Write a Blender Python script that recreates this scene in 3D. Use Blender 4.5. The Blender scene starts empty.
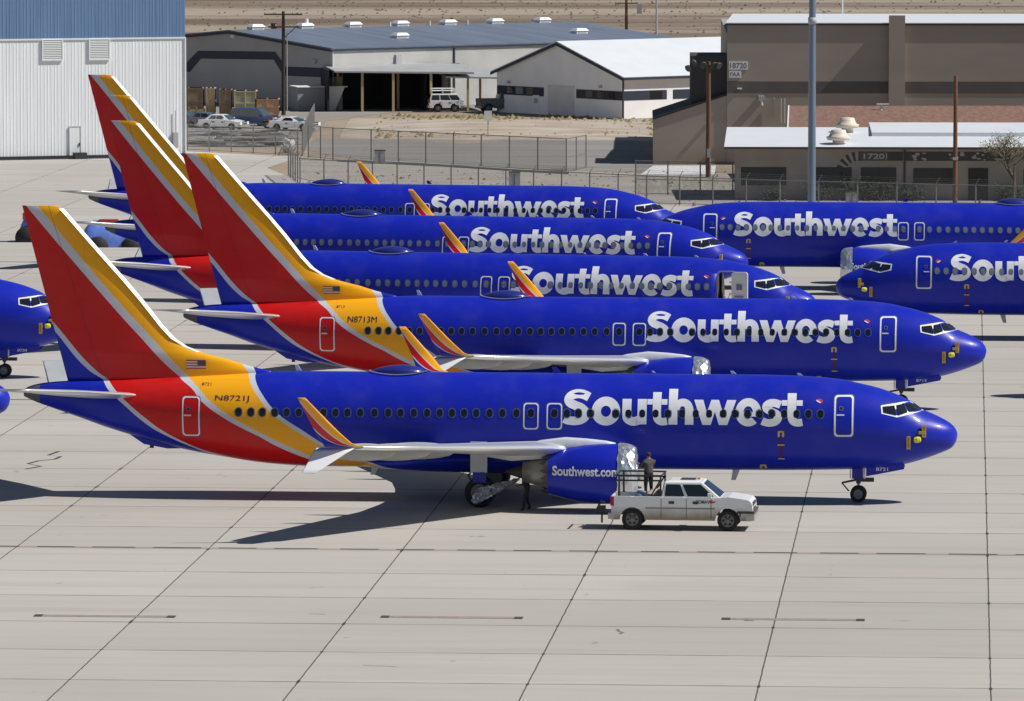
import bpy, bmesh, math, random
from mathutils import Vector, Matrix
random.seed(7)
R = math.radians
sc = bpy.context.scene
COL = sc.collection
PI = math.pi

# ------------------------------------------------------------------ materials
MATS = {}
def mat(name, col, rough=.6, metal=0., coat=0., noise=0., nscale=3., bump=0., bscale=20., stretch=None, spec=.5, col2=None):
    if name in MATS: return MATS[name]
    m = bpy.data.materials.new(name); m.use_nodes = True
    nt = m.node_tree; b = nt.nodes['Principled BSDF']
    b.inputs['Base Color'].default_value = (*col, 1)
    b.inputs['Roughness'].default_value = rough
    b.inputs['Metallic'].default_value = metal
    b.inputs['Coat Weight'].default_value = coat
    b.inputs['Coat Roughness'].default_value = .08
    b.inputs['Specular IOR Level'].default_value = spec
    if noise or bump:
        tc = nt.nodes.new('ShaderNodeTexCoord'); mp = nt.nodes.new('ShaderNodeMapping')
        nt.links.new(tc.outputs['Object'], mp.inputs['Vector'])
        if stretch: mp.inputs['Scale'].default_value = stretch
    if noise:
        n = nt.nodes.new('ShaderNodeTexNoise'); n.inputs['Scale'].default_value = nscale; n.inputs['Detail'].default_value = 5
        nt.links.new(mp.outputs['Vector'], n.inputs['Vector'])
        cr = nt.nodes.new('ShaderNodeValToRGB'); cr.color_ramp.elements[0].position = .3; cr.color_ramp.elements[1].position = .7
        lo = tuple(c*(1-noise) for c in col); hi = col2 if col2 else tuple(min(1, c*(1+noise)) for c in col)
        cr.color_ramp.elements[0].color = (*lo, 1); cr.color_ramp.elements[1].color = (*hi, 1)
        nt.links.new(n.outputs['Fac'], cr.inputs['Fac']); nt.links.new(cr.outputs['Color'], b.inputs['Base Color'])
    if bump:
        n2 = nt.nodes.new('ShaderNodeTexNoise'); n2.inputs['Scale'].default_value = bscale; n2.inputs['Detail'].default_value = 4
        nt.links.new(mp.outputs['Vector'], n2.inputs['Vector'])
        bp = nt.nodes.new('ShaderNodeBump'); bp.inputs['Strength'].default_value = bump; bp.inputs['Distance'].default_value = .05
        nt.links.new(n2.outputs['Fac'], bp.inputs['Height']); nt.links.new(bp.outputs['Normal'], b.inputs['Normal'])
    MATS[name] = m
    return m

class NG:
    """small helper for node math"""
    def __init__(s, m): s.nt = m.node_tree; s.n = s.nt.nodes; s.l = s.nt.links
    def new(s, t, **k):
        n = s.n.new(t)
        for a, v in k.items(): setattr(n, a, v)
        return n
    def math(s, op, a, b=None, c=None):
        n = s.n.new('ShaderNodeMath'); n.operation = op
        for i, v in enumerate((a, b, c)):
            if v is None: continue
            if isinstance(v, (int, float)): n.inputs[i].default_value = v
            else: s.l.new(v, n.inputs[i])
        return n.outputs[0]
    def mix(s, f, a, b):
        n = s.n.new('ShaderNodeMix'); n.data_type = 'RGBA'
        for i, v in ((0, f), (6, a), (7, b)):
            if isinstance(v, (int, float)): n.inputs[i].default_value = v
            elif isinstance(v, tuple): n.inputs[i].default_value = (*v, 1)
            else: s.l.new(v, n.inputs[i])
        return n.outputs[2]
    def curve(s, x, pts, x0, x1, y0, y1):
        u = s.math('DIVIDE', s.math('SUBTRACT', x, x0), x1-x0)
        n = s.n.new('ShaderNodeFloatCurve'); s.l.new(u, n.inputs['Value'])
        cm = n.mapping; cm.use_clip = False; c = cm.curves[0]
        P = [((a-x0)/(x1-x0), (b-y0)/(y1-y0)) for a, b in pts]
        c.points[0].location = P[0]; c.points[-1].location = P[-1]
        for p in P[1:-1]: c.points.new(*p)
        for p in c.points: p.handle_type = 'AUTO'
        cm.update()
        return s.math('ADD', s.math('MULTIPLY', n.outputs[0], y1-y0), y0)
    def noise(s, vec, scale, detail=4, rough=.55):
        n = s.n.new('ShaderNodeTexNoise'); n.inputs['Scale'].default_value = scale; n.inputs['Detail'].default_value = detail
        n.inputs['Roughness'].default_value = rough
        s.l.new(vec, n.inputs['Vector']); return n.outputs['Fac']
    def ramp(s, f, a, b):
        n = s.n.new('ShaderNodeMapRange'); s.l.new(f, n.inputs[0]); n.inputs[1].default_value = a; n.inputs[2].default_value = b
        return n.outputs[0]

BLUE = (.0085, .020, .41); YEL = (.90, .41, .010); RED = (.56, .008, .009); SIL = (.54, .58, .64)
def livery():
    m = bpy.data.materials.new('livery_paint'); m.use_nodes = True; g = NG(m); b = g.n['Principled BSDF']
    tc = g.new('ShaderNodeTexCoord'); sp = g.new('ShaderNodeSeparateXYZ'); g.l.new(tc.outputs['Object'], sp.inputs[0])
    a = g.math('MULTIPLY', sp.outputs[0], -1.); z = g.math('ADD', sp.outputs[2], .06)
    def B(p): return g.math('GREATER_THAN', a, g.curve(z, p, 1., 13., 22., 44.))
    b1b = B([(1.0, 22.2), (1.49, 24.0), (1.84, 25.2), (2.37, 26.3), (3.02, 27.3), (3.73, 28.36), (4.52, 29.08), (5.1, 29.45), (5.4, 29.55), (6, 29.95), (13, 31)])
    b1y = B([(1.0, 22.6), (1.5, 24.4), (1.84, 25.5), (2.41, 26.6), (2.94, 27.5), (3.66, 28.55), (4.35, 29.2), (4.82, 29.55), (5.36, 29.86), (5.9, 30.25), (13, 31.5)])
    b2y = B([(1.0, 24.8), (1.6, 26.3), (1.98, 27.2), (2.4, 28.1), (2.96, 29.2), (3.61, 30.42), (4.27, 31.36), (4.74, 31.85), (5.27, 32.5), (7.14, 34.3), (8.32, 35.40), (12.25, 38.77), (13, 39.4)])
    b2r = B([(1.0, 25.1), (1.6, 26.75), (1.98, 27.7), (2.4, 28.58), (2.76, 29.2), (3.05, 29.8), (3.53, 30.7), (4.19, 31.65), (4.7, 32.12), (5.12, 32.75), (7.04, 34.67), (8.31, 35.83), (12.24, 39.26), (13, 39.9)])
    b3r = B([(1.0, 28), (1.9, 31.1), (2.1, 31.75), (2.49, 32.6), (2.99, 33.48), (3.34, 33.95), (4.15, 34.95), (4.58, 35.42), (4.97, 35.82), (5.3, 36.3), (7.28, 38.1), (13, 43.3)])
    b3b = B([(1.0, 28.4), (1.9, 31.45), (2.21, 32.2), (2.83, 33.5), (3.11, 33.95), (4.09, 35.15), (4.57, 35.72), (4.98, 36.08), (5.3, 36.6), (6.98, 38.12), (13, 43.6)])
    c = BLUE
    for mk, cc in ((b1b, SIL), (b1y, YEL), (b2y, SIL), (b2r, RED), (b3r, SIL), (b3b, BLUE)): c = g.mix(mk, c, cc)
    c = g.mix(g.math('MULTIPLY', g.math('GREATER_THAN', a, 38.75), g.math('LESS_THAN', z, 5.4)), c, (.10, .10, .11))
    # panel seams and faint grime
    seam = g.math('LESS_THAN', g.math('ABSOLUTE', g.math('SUBTRACT', g.math('FRACT', g.math('DIVIDE', a, 2.54)), .5)), .003)
    nz = g.noise(tc.outputs['Object'], .8, 5)
    c = g.mix(g.math('MULTIPLY', seam, .25), c, (.02, .02, .05))
    c = g.mix(g.math('MULTIPLY', g.ramp(nz, .45, .8), .06), c, (.25, .23, .22))
    lap = g.math('LESS_THAN', g.math('ABSOLUTE', g.math('SUBTRACT', g.math('FRACT', g.math('DIVIDE', z, .92)), .5)), .006)
    c = g.mix(g.math('MULTIPLY', g.math('MULTIPLY', lap, g.math('LESS_THAN', z, 5.2)), .18), c, (.02, .02, .05))
    hinge = g.math('LESS_THAN', g.math('ABSOLUTE', g.math('SUBTRACT', a, g.math('ADD', 36.05, g.math('MULTIPLY', g.math('SUBTRACT', z, 5.), .315)))), .018)
    c = g.mix(g.math('MULTIPLY', g.math('MULTIPLY', hinge, g.math('GREATER_THAN', z, 5.3)), .45), c, (.03, .02, .03))
    sm = g.new('ShaderNodeMapping'); sm.inputs['Scale'].default_value = (.5, 1, 2.2); g.l.new(tc.outputs['Object'], sm.inputs['Vector'])
    wv = g.noise(sm.outputs[0], 1.1, 3); bp = g.new('ShaderNodeBump'); bp.inputs['Strength'].default_value = .25; bp.inputs['Distance'].default_value = .05
    g.l.new(wv, bp.inputs['Height']); g.l.new(bp.outputs[0], b.inputs['Normal'])
    g.l.new(c, b.inputs['Base Color'])
    b.inputs['Specular IOR Level'].default_value = .22; b.inputs['Coat Weight'].default_value = .10; b.inputs['Coat Roughness'].default_value = .1
    rn = g.math('ADD', g.math('MULTIPLY', nz, .15), .3); g.l.new(rn, b.inputs['Roughness'])
    return m

def winglet_mat():
    m = bpy.data.materials.new('winglet_paint'); m.use_nodes = True; g = NG(m); b = g.n['Principled BSDF']
    uv = g.new('ShaderNodeUVMap'); uv.uv_map = 'UVMap'; sp = g.new('ShaderNodeSeparateXYZ'); g.l.new(uv.outputs[0], sp.inputs[0])
    u, v = sp.outputs[0], sp.outputs[1]     # u chord 0 front..1 rear ; v span 0 root..1 tip
    b1 = g.curve(v, [(0, .12), (.15, .3), (.35, .47), (.6, .64), (.85, .85), (1, 1.0)], 0, 1, 0, 1)
    b2 = g.curve(v, [(0, .15), (.12, .62), (.3, .86), (.5, 1.0), (1, 1.0)], 0, 1, 0, 1)
    c = g.mix(g.math('GREATER_THAN', u, b1), YEL, SIL)
    c = g.mix(g.math('GREATER_THAN', u, g.math('ADD', b1, .07)), c, RED)
    c = g.mix(g.math('GREATER_THAN', u, g.math('ADD', b2, .03)), c, SIL)
    c = g.mix(g.math('GREATER_THAN', u, g.math('ADD', b2, .09)), c, BLUE)
    c = g.mix(g.math('LESS_THAN', u, .05), c, YEL)
    g.l.new(c, b.inputs['Base Color']); b.inputs['Roughness'].default_value = .35
    return m

def foil_mat():
    m = bpy.data.materials.new('silver_foil'); m.use_nodes = True; g = NG(m); b = g.n['Principled BSDF']
    tc = g.new('ShaderNodeTexCoord')
    v = g.new('ShaderNodeTexVoronoi'); v.inputs['Scale'].default_value = 4.5; v.feature = 'F1'
    mp = g.new('ShaderNodeMapping'); mp.inputs['Scale'].default_value = (1, 1, .45); g.l.new(tc.outputs['Object'], mp.inputs['Vector']); n = g.noise(mp.outputs[0], 3, 5, .5); g.l.new(mp.outputs[0], v.inputs['Vector'])
    h = g.math('ADD', v.outputs['Distance'], n)
    bp = g.new('ShaderNodeBump'); bp.inputs['Strength'].default_value = .40; bp.inputs['Distance'].default_value = .10; g.l.new(h, bp.inputs['Height'])
    g.l.new(bp.outputs[0], b.inputs['Normal'])
    b.inputs['Base Color'].default_value = (.66, .69, .73, 1); b.inputs['Metallic'].default_value = .8; b.inputs['Roughness'].default_value = .30
    return m

def apron_mat():
    m = bpy.data.materials.new('concrete_slabs'); m.use_nodes = True; g = NG(m); b = g.n['Principled BSDF']
    geo = g.new('ShaderNodeTexCoord')
    mp = g.new('ShaderNodeMapping'); mp.inputs['Rotation'].default_value = (0, 0, R(4.17)); g.l.new(geo.outputs['Object'], mp.inputs['Vector'])
    sp = g.new('ShaderNodeSeparateXYZ'); g.l.new(mp.outputs[0], sp.inputs[0])
    # a slight wander of each joint
    wv = g.noise(geo.outputs['Object'], .9, 3); w = g.math('MULTIPLY', g.math('SUBTRACT', wv, .5), .05)
    S = 7.62
    def joint(c, off, wid, nm):
        f = g.math('FRACT', g.math('DIVIDE', g.math('ADD', g.math('SUBTRACT', c, off), w), S))
        d = g.math('MULTIPLY', g.math('ABSOLUTE', g.math('SUBTRACT', f, .5)), S)   # joint sits at f=.5
        return g.math('LESS_THAN', d, wid)
    brk = g.noise(geo.outputs['Object'], .35, 4)
    jx = joint(sp.outputs[0], JX, .026, 0)
    jxw = joint(sp.outputs[0], JX, .055, 0)
    wy = g.math('ADD', g.math('MULTIPLY', g.ramp(brk, .35, .7), .07), .05)
    f = g.math('FRACT', g.math('DIVIDE', g.math('ADD', g.math('SUBTRACT', sp.outputs[1], JY), w), S))
    d = g.math('MULTIPLY', g.math('ABSOLUTE', g.math('SUBTRACT', f, .5)), S)
    jy = g.math('LESS_THAN', d, wy)
    # slab id -> tone per slab
    ix = g.math('FLOOR', g.math('ADD', g.math('DIVIDE', g.math('SUBTRACT', sp.outputs[0], JX), S), .5))
    iy = g.math('FLOOR', g.math('ADD', g.math('DIVIDE', g.math('SUBTRACT', sp.outputs[1], JY), S), .5))
    cb = g.new('ShaderNodeCombineXYZ'); g.l.new(ix, cb.inputs[0]); g.l.new(iy, cb.inputs[1])
    wn = g.new('ShaderNodeTexWhiteNoise'); g.l.new(cb.outputs[0], wn.inputs['Vector'])
    row = g.new('ShaderNodeTexWhiteNoise'); row.noise_dimensions = '1D'; g.l.new(iy, row.inputs['W'])
    big = g.noise(geo.outputs['Object'], .035, 6, .6)
    st = g.new('ShaderNodeMapping'); st.inputs['Scale'].default_value = (.035, .5, 1); g.l.new(mp.outputs[0], st.inputs['Vector'])
    streak = g.noise(st.outputs[0], 1., 7, .65)
    st2 = g.new('ShaderNodeMapping'); st2.inputs['Scale'].default_value = (.12, 2.2, 1); g.l.new(mp.outputs[0], st2.inputs['Vector'])
    fine = g.noise(st2.outputs[0], 1., 6, .7)
    c = g.mix(wn.outputs['Value'], (.435, .417, .387), (.475, .456, .424))
    c = g.mix(g.math('MULTIPLY', row.outputs['Value'], .35), c, (.375, .355, .325))
    c = g.mix(g.math('MULTIPLY', g.ramp(big, .42, .62), .42), c, (.35, .335, .31))
    c = g.mix(g.math('MULTIPLY', g.ramp(streak, .50, .70), .45), c, (.34, .305, .26))
    c = g.mix(g.math('MULTIPLY', g.ramp(streak, .35, .2), .3), c, (.50, .48, .45))
    c = g.mix(g.math('MULTIPLY', g.ramp(fine, .58, .76), .34), c, (.26, .25, .24))
    spots = g.noise(geo.outputs['Object'], 1.3, 2); big2 = g.noise(geo.outputs['Object'], .2, 2)
    c = g.mix(g.math('MULTIPLY', g.ramp(g.math('MULTIPLY', spots, big2), .44, .50), .6), c, (.12, .12, .12))
    tint = g.new('ShaderNodeMapping'); tint.inputs['Scale'].default_value = (.004, .30, 1); g.l.new(mp.outputs[0], tint.inputs['Vector'])
    rust = g.noise(tint.outputs[0], 1., 3)
    c = g.mix(g.math('MULTIPLY', g.ramp(rust, .62, .70), .22), c, (.42, .33, .24))
    c = g.mix(g.math('MULTIPLY', jy, .62), c, (.09, .085, .08))
    c = g.mix(g.math('MULTIPLY', jx, .88), c, (.05, .047, .043))
    node = g.math('MULTIPLY', jxw, g.math('LESS_THAN', d, g.math('MULTIPLY', g.ramp(brk, .40, .60), .45)))
    c = g.mix(g.math('MULTIPLY', node, .85), c, (.045, .042, .04))
    # wandering cracks
    vo = g.new('ShaderNodeTexVoronoi'); vo.feature = 'DISTANCE_TO_EDGE'; vo.inputs['Scale'].default_value = .06
    wrp = g.new('ShaderNodeMixRGB') ; wrp.blend_type = 'ADD'; wrp.inputs[0].default_value = .9
    nc = g.new('ShaderNodeTexNoise'); nc.inputs['Scale'].default_value = .5; nc.inputs['Detail'].default_value = 6; g.l.new(geo.outputs['Object'], nc.inputs['Vector'])
    g.l.new(geo.outputs['Object'], wrp.inputs[1]); g.l.new(nc.outputs['Color'], wrp.inputs[2]); g.l.new(wrp.outputs[0], vo.inputs['Vector'])
    crk = g.math('MULTIPLY', g.math('LESS_THAN', vo.outputs['Distance'], .0035), g.math('GREATER_THAN', brk, .66))
    c = g.mix(g.math('MULTIPLY', crk, .7), c, (.08, .08, .08))
    g.l.new(c, b.inputs['Base Color']); b.inputs['Roughness'].default_value = .85; b.inputs['Specular IOR Level'].default_value = .25
    return m

def ground_mat():
    m = bpy.data.materials.new('desert_soil'); m.use_nodes = True; g = NG(m); b = g.n['Principled BSDF']
    tc = g.new('ShaderNodeTexCoord'); sp = g.new('ShaderNodeSeparateXYZ'); g.l.new(tc.outputs['Object'], sp.inputs[0])
    s1 = g.new('ShaderNodeMapping'); s1.inputs['Scale'].default_value = (.003, .02, 1); g.l.new(tc.outputs['Object'], s1.inputs['Vector'])
    bands = g.noise(s1.outputs[0], 1., 6, .6)
    med = g.noise(tc.outputs['Object'], .06, 6, .65); fine = g.noise(tc.outputs['Object'], .6, 5, .7)
    c = g.mix(g.ramp(med, .35, .65), (.36, .29, .225), (.27, .215, .165))
    far = g.ramp(sp.outputs[1], 760, 900)
    c = g.mix(far, c, g.mix(g.ramp(bands, .43, .57), (.34, .29, .235), (.15, .11, .085)))
    c = g.mix(g.math('MULTIPLY', g.ramp(fine, .5, .75), .35), c, (.13, .11, .075))
    c = g.mix(g.math('MULTIPLY', g.ramp(fine, .45, .25), .35), c, (.46, .41, .35))
    g.l.new(c, b.inputs['Base Color']); b.inputs['Roughness'].default_value = .95; b.inputs['Specular IOR Level'].default_value = .15
    return m

def chain_mat(dens=.10):
    m = bpy.data.materials.new('chain_link_wire'); m.use_nodes = True; g = NG(m); b = g.n['Principled BSDF']
    b.inputs['Base Color'].default_value = (.22, .22, .22, 1); b.inputs['Roughness'].default_value = .6
    tc = g.new('ShaderNodeTexCoord'); sp = g.new('ShaderNodeSeparateXYZ'); g.l.new(tc.outputs['Object'], sp.inputs[0])
    p = g.math('FRACT', g.math('MULTIPLY', g.math('ADD', sp.outputs[0], sp.outputs[2]), 11.)); q = g.math('FRACT', g.math('MULTIPLY', g.math('SUBTRACT', sp.outputs[0], sp.outputs[2]), 11.))
    w = g.math('MAXIMUM', g.math('LESS_THAN', p, dens), g.math('LESS_THAN', q, dens))
    g.l.new(w, b.inputs['Alpha'])
    return m

def corrugated(name, c, c2=None):
    return mat(name, c, .55, noise=.07, nscale=1.2, stretch=(3, 3, .12), col2=c2)

JX, JY = 0., 0.   # joint offsets, set below from the joints seen in the picture
# joint crossing at world (-17.13,... ) etc: rotate into the slab frame
def slabframe(x, y):
    t = R(4.17); return (x*math.cos(t)-y*math.sin(t), x*math.sin(t)+y*math.cos(t))
_j = slabframe(8.22, 206.05)
JX, JY = _j[0]-3.81, _j[1]-3.81-1.4

# ------------------------------------------------------------------ mesh builder
class MB:
    def __init__(s): s.v = []; s.f = []; s.m = []; s.sm = []; s.mats = []; s.uv = {}
    def mi(s, m):
        if m not in s.mats: s.mats.append(m)
        return s.mats.index(m)
    def add(s, verts, faces, m, smooth=False):
        o = len(s.v); s.v += [tuple(v) for v in verts]; i = s.mi(m)
        for f in faces: s.f.append([o+k for k in f]); s.m.append(i); s.sm.append(smooth)
        return o
    def box(s, x0, x1, y0, y1, z0, z1, m, M=None):
        vs = [Vector((x, y, z)) for x in (x0, x1) for y in (y0, y1) for z in (z0, z1)]
        if M: vs = [M @ v for v in vs]
        s.add(vs, [(0, 1, 3, 2), (4, 6, 7, 5), (0, 4, 5, 1), (2, 3, 7, 6), (0, 2, 6, 4), (1, 5, 7, 3)], m)
    def hexa(s, b, t, m):      # b, t: 4 points each, same order (ccw from above)
        s.add(list(b)+list(t), [(3, 2, 1, 0), (4, 5, 6, 7), (0, 1, 5, 4), (1, 2, 6, 5), (2, 3, 7, 6), (3, 0, 4, 7)], m)
    def tube(s, p0, p1, r0, r1, m, n=10, caps=True, smooth=True):
        p0 = Vector(p0); p1 = Vector(p1); d = (p1-p0)
        if d.length < 1e-6: return
        d.normalize(); a = d.orthogonal().normalized(); b = d.cross(a)
        vs = []
        for p, r in ((p0, r0), (p1, r1)):
            for k in range(n): t = 2*PI*k/n; vs.append(p+(a*math.cos(t)+b*math.sin(t))*r)
        s.add(vs, [(k, (k+1) % n, n+(k+1) % n, n+k) for k in range(n)], m, smooth)
        if caps: s.add(vs, [tuple(range(n-1, -1, -1)), tuple(range(n, 2*n))], m)
    def rings(s, rings, m, cap0=True, cap1=True, smooth=True, closed=True):
        n = len(rings[0]); vs = [p for r in rings for p in r]; fs = []
        for i in range(len(rings)-1):
            for k in range(n if closed else n-1):
                k2 = (k+1) % n
                fs.append((i*n+k, i*n+k2, (i+1)*n+k2, (i+1)*n+k))
        o = s.add(vs, fs, m, smooth)
        i = s.mi(m)
        if cap0: s.f.append([o+k for k in range(n-1, -1, -1)]); s.m.append(i); s.sm.append(False)
        if cap1: s.f.append([o+(len(rings)-1)*n+k for k in range(n)]); s.m.append(i); s.sm.append(False)
    def lathe(s, prof, c, axis, m, n=32, cap0=False, cap1=False, smooth=True):
        """prof: (t along axis, r)"""
        c = Vector(c); d = Vector(axis).normalized(); a = d.orthogonal().normalized(); b = d.cross(a)
        s.rings([[c+d*t+(a*math.cos(2*PI*k/n)+b*math.sin(2*PI*k/n))*r for k in range(n)] for t, r in prof], m, cap0, cap1, smooth)
    def prism(s, poly, y0, y1, m, axis='y'):
        """poly in (x,z) extruded along y (or in (x,y) extruded along z)"""
        n = len(poly)
        if axis == 'y': vs = [(x, y0, z) for x, z in poly]+[(x, y1, z) for x, z in poly]
        elif axis == 'x': vs = [(y0, x, z) for x, z in poly]+[(y1, x, z) for x, z in poly]
        else: vs = [(x, y, y0) for x, y in poly]+[(x, y, y1) for x, y in poly]
        s.add(vs, [(k, (k+1) % n, n+(k+1) % n, n+k) for k in range(n)]+[tuple(range(n-1, -1, -1)), tuple(range(n, 2*n))], m)
    def mesh(s, name, fix=True):
        me = bpy.data.meshes.new(name); me.from_pydata(s.v, [], s.f)
        for m in s.mats: me.materials.append(m)
        me.polygons.foreach_set('material_index', s.m); me.polygons.foreach_set('use_smooth', s.sm)
        if fix:
            bm = bmesh.new(); bm.from_mesh(me); bmesh.ops.recalc_face_normals(bm, faces=bm.faces); bm.to_mesh(me); bm.free()
        me.update(); return me

def link(name, data, parent=None, loc=None, rot=None):
    o = bpy.data.objects.new(name, data); COL.objects.link(o)
    if parent is not None: o.parent = parent
    if loc is not None: o.location = loc
    if rot is not None: o.rotation_euler = rot
    return o
def tag(o, label=None, cat=None, group=None, kind=None):
    if label: o['label'] = label
    if cat: o['category'] = cat
    if group: o['group'] = group
    if kind: o['kind'] = kind
    return o
def empty(name, loc, rz, label, cat, group=None):
    o = link(name, None, None, loc, (0, 0, rz)); o.empty_display_size = .5
    return tag(o, label, cat, group)
CACHE = {}
def cached(key, fn):
    if key not in CACHE: CACHE[key] = fn()
    return CACHE[key]

def interp(tab, x):
    """monotone cubic-ish (pchip) through a table"""
    n = len(tab)
    if x <= tab[0][0]: return tab[0][1]
    if x >= tab[-1][0]: return tab[-1][1]
    for i in range(n-1):
        if x <= tab[i+1][0]: break
    def sl(j): return (tab[j+1][1]-tab[j][1])/(tab[j+1][0]-tab[j][0])
    def tan(j):
        if j == 0: return sl(0)
        if j == n-1: return sl(n-2)
        a, b = sl(j-1), sl(j)
        return 0 if a*b <= 0 else 2*a*b/(a+b)
    h = tab[i+1][0]-tab[i][0]; t = (x-tab[i][0])/h; m0, m1 = tan(i), tan(i+1)
    return ((2*t**3-3*t**2+1)*tab[i][1]+(t**3-2*t**2+t)*h*m0+(-2*t**3+3*t**2)*tab[i+1][1]+(t**3-t**2)*h*m1)

# ------------------------------------------------------------------ airliner
TOP = [(0, 2.93), (.02, 3.03), (.06, 3.14), (.14, 3.26), (.3, 3.42), (.66, 3.64), (1.0, 3.81), (1.4, 3.97), (1.6, 4.11), (1.8, 4.25), (2.16, 4.46), (2.75, 4.70), (3.3, 4.88), (4.0, 5.04), (4.6, 5.17), (5.4, 5.27), (6.4, 5.33), (8.2, 5.37), (27.5, 5.37), (29.5, 5.30), (32.8, 5.12), (35.8, 4.95), (37.5, 4.88), (38.3, 4.82), (38.9, 4.73), (39.3, 4.6), (39.46, 4.5)]
BOT = [(0, 2.91), (.02, 2.79), (.06, 2.65), (.14, 2.5), (.25, 2.38), (.65, 2.18), (1.15, 1.98), (1.65, 1.82), (2.1, 1.70), (3, 1.56), (4.4, 1.46), (6, 1.42), (8.2, 1.39), (27.0, 1.38), (28.8, 1.47), (31.4, 1.83), (32.7, 2.07), (33.85, 2.35), (35.97, 2.97), (37.1, 3.37), (38.3, 3.77), (39, 4.02), (39.46, 4.23)]
WID = [(0, .01), (.02, .13), (.06, .27), (.14, .42), (.3, .62), (.65, .88), (1.15, 1.13), (1.65, 1.31), (2.1, 1.43), (3, 1.60), (4.4, 1.78), (6, 1.86), (8, 1.88), (26.5, 1.88), (29, 1.82), (31.4, 1.63), (33.85, 1.3), (36, .93), (38.3, .46), (39, .30), (39.46, .15)]
TOP = [(a, z-.045) for a, z in TOP]; BOT = [(a, z-.08) for a, z in BOT]
DZ = -.075
def surf(a, z):
    t, b, w = interp(TOP, a), interp(BOT, a), interp(WID, a); zc = (t+b)/2; h = max((t-b)/2, 1e-4)
    return w*math.sqrt(max(0., 1-((z-zc)/h)**2))
def wrap(verts, side, eps):
    """(a,z) -> point on the hull, pushed out by eps"""
    out = []
    for a, z in verts:
        z += DZ; t, b = interp(TOP, a), interp(BOT, a); z = max(min(z, t-.003), b+.003)
        y = surf(a, z); dy = (surf(a, z+.02)-surf(a, z-.02))/.04; da = (surf(a+.02, z)-surf(a-.02, z))/.04
        n = Vector((da, 1, -dy)).normalized()          # local x = -a, so d/dx = -da
        out.append((-a+n.x*eps, side*(y+n.y*eps), z+n.z*eps))
    return out

M_LIV = livery(); M_WL = winglet_mat(); M_FOIL = foil_mat()
M_WHITE = mat('white_decal', (.78, .80, .83), .4)
M_SILV = mat('silver_paint', (.60, .63, .68), .35, noise=.06, nscale=2)
M_GLASS = mat('dark_glass', (.012, .016, .02), .08, spec=.8)
M_PANE = mat('cabin_window_pane', (.010, .014, .02), .15)
M_SHADE = mat('lowered_window_shade', (.17, .20, .25), .4)
M_RING = mat('window_surround', (.09, .11, .21), .4)
M_WING = mat('wing_grey_paint', (.46, .48, .50), .38, noise=.08, nscale=1.5, stretch=(1, .3, 1))
M_UNDER = mat('wing_underside_paint', (.40, .40, .39), .5, noise=.1, nscale=1.2)
M_METAL = mat('polished_leading_edge', (.86, .88, .90), .30, metal=.7)
M_FUSBLUE = mat('blue_paint', BLUE, .36, coat=.12, spec=.3, noise=.06, nscale=1)
M_EXH = mat('exhaust_metal', (.24, .20, .17), .4, metal=.8, noise=.25, nscale=6)
M_BLACK = mat('tyre_rubber', (.018, .018, .02), .75)
M_DARK = mat('dark_metal', (.035, .037, .04), .5)
M_RIM = mat('wheel_rim_grey', (.22, .22, .23), .45)
M_GEAR = mat('gear_strut_grey', (.30, .31, .33), .4)
M_YELC = mat('yellow_cover', (.62, .44, .04), .5)
M_REDR = mat('red_streamer', (.10, .010, .05), .7)
M_NAVY = mat('registration_ink', (.02, .02, .06), .5)
M_DOME = mat('satellite_dome_blue', (.018, .024, .20), .3, coat=.3)
M_HEART = mat('red_decal', (.6, .05, .05), .5)

def fuselage_mesh():
    st = [0, .01, .02, .04, .06, .1, .14, .2, .28, .38, .5, .65, .8, 1.0, 1.2, 1.4, 1.5, 1.6, 1.7, 1.8, 2.0, 2.2, 2.5, 2.8, 3.1, 3.5, 4, 4.5, 5, 5.5, 6, 7, 8, 9]
    st += [10+i for i in range(17)]+[26.5+.5*i for i in range(24)]+[38.5, 38.7, 38.9, 39.1, 39.3, 39.4, 39.46]
    mb = MB(); n = 72; rg = []
    for a in st:
        t, b, w = interp(TOP, a), interp(BOT, a), interp(WID, a)
        ax = a-.085*max(0, 1-a)
        rg.append([(-ax, w*math.cos(2*PI*k/n), (t+b)/2+(t-b)/2*math.sin(2*PI*k/n)) for k in range(n)])
    mb.rings(rg, M_LIV)
    # wing to body fairing under the belly
    rg = []; m = 30
    for a, w, zb, zt in ((12.9, .5, 1.40, 1.6), (13.6, 1.3, 1.27, 1.9), (15, 1.93, 1.16, 2.3), (17, 2.0, 1.12, 2.5), (20, 2.0, 1.12, 2.5), (22, 1.92, 1.16, 2.3), (24, 1.4, 1.25, 1.9), (25.2, .5, 1.36, 1.6)):
        rg.append([(-a, w*math.copysign(abs(math.cos(2*PI*k/m))**.8, math.cos(2*PI*k/m)), (zt+zb)/2+(zt-zb)/2*math.sin(2*PI*k/m)) for k in range(m)])
    mb.rings(rg, M_LIV)
    return mb.mesh('fuselage')

def foil_section(le, te, z, y, th, n=14):
    """closed ring around an aerofoil; le/te = aft stations, lying in plane y=const"""
    c = te-le; out = []
    def T(u): return th*c*2.6*(.2969*math.sqrt(u)-.126*u-.3516*u*u+.2843*u**3-.1015*u**4)*1.9
    us = [(1-math.cos(PI*i/n))/2 for i in range(n+1)]
    for u in us: out.append((-(le+u*c), y, z+T(u)*.75))
    for u in reversed(us[1:-1]): out.append((-(le+u*c), y, z-T(u)*1.05))
    return out

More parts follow.
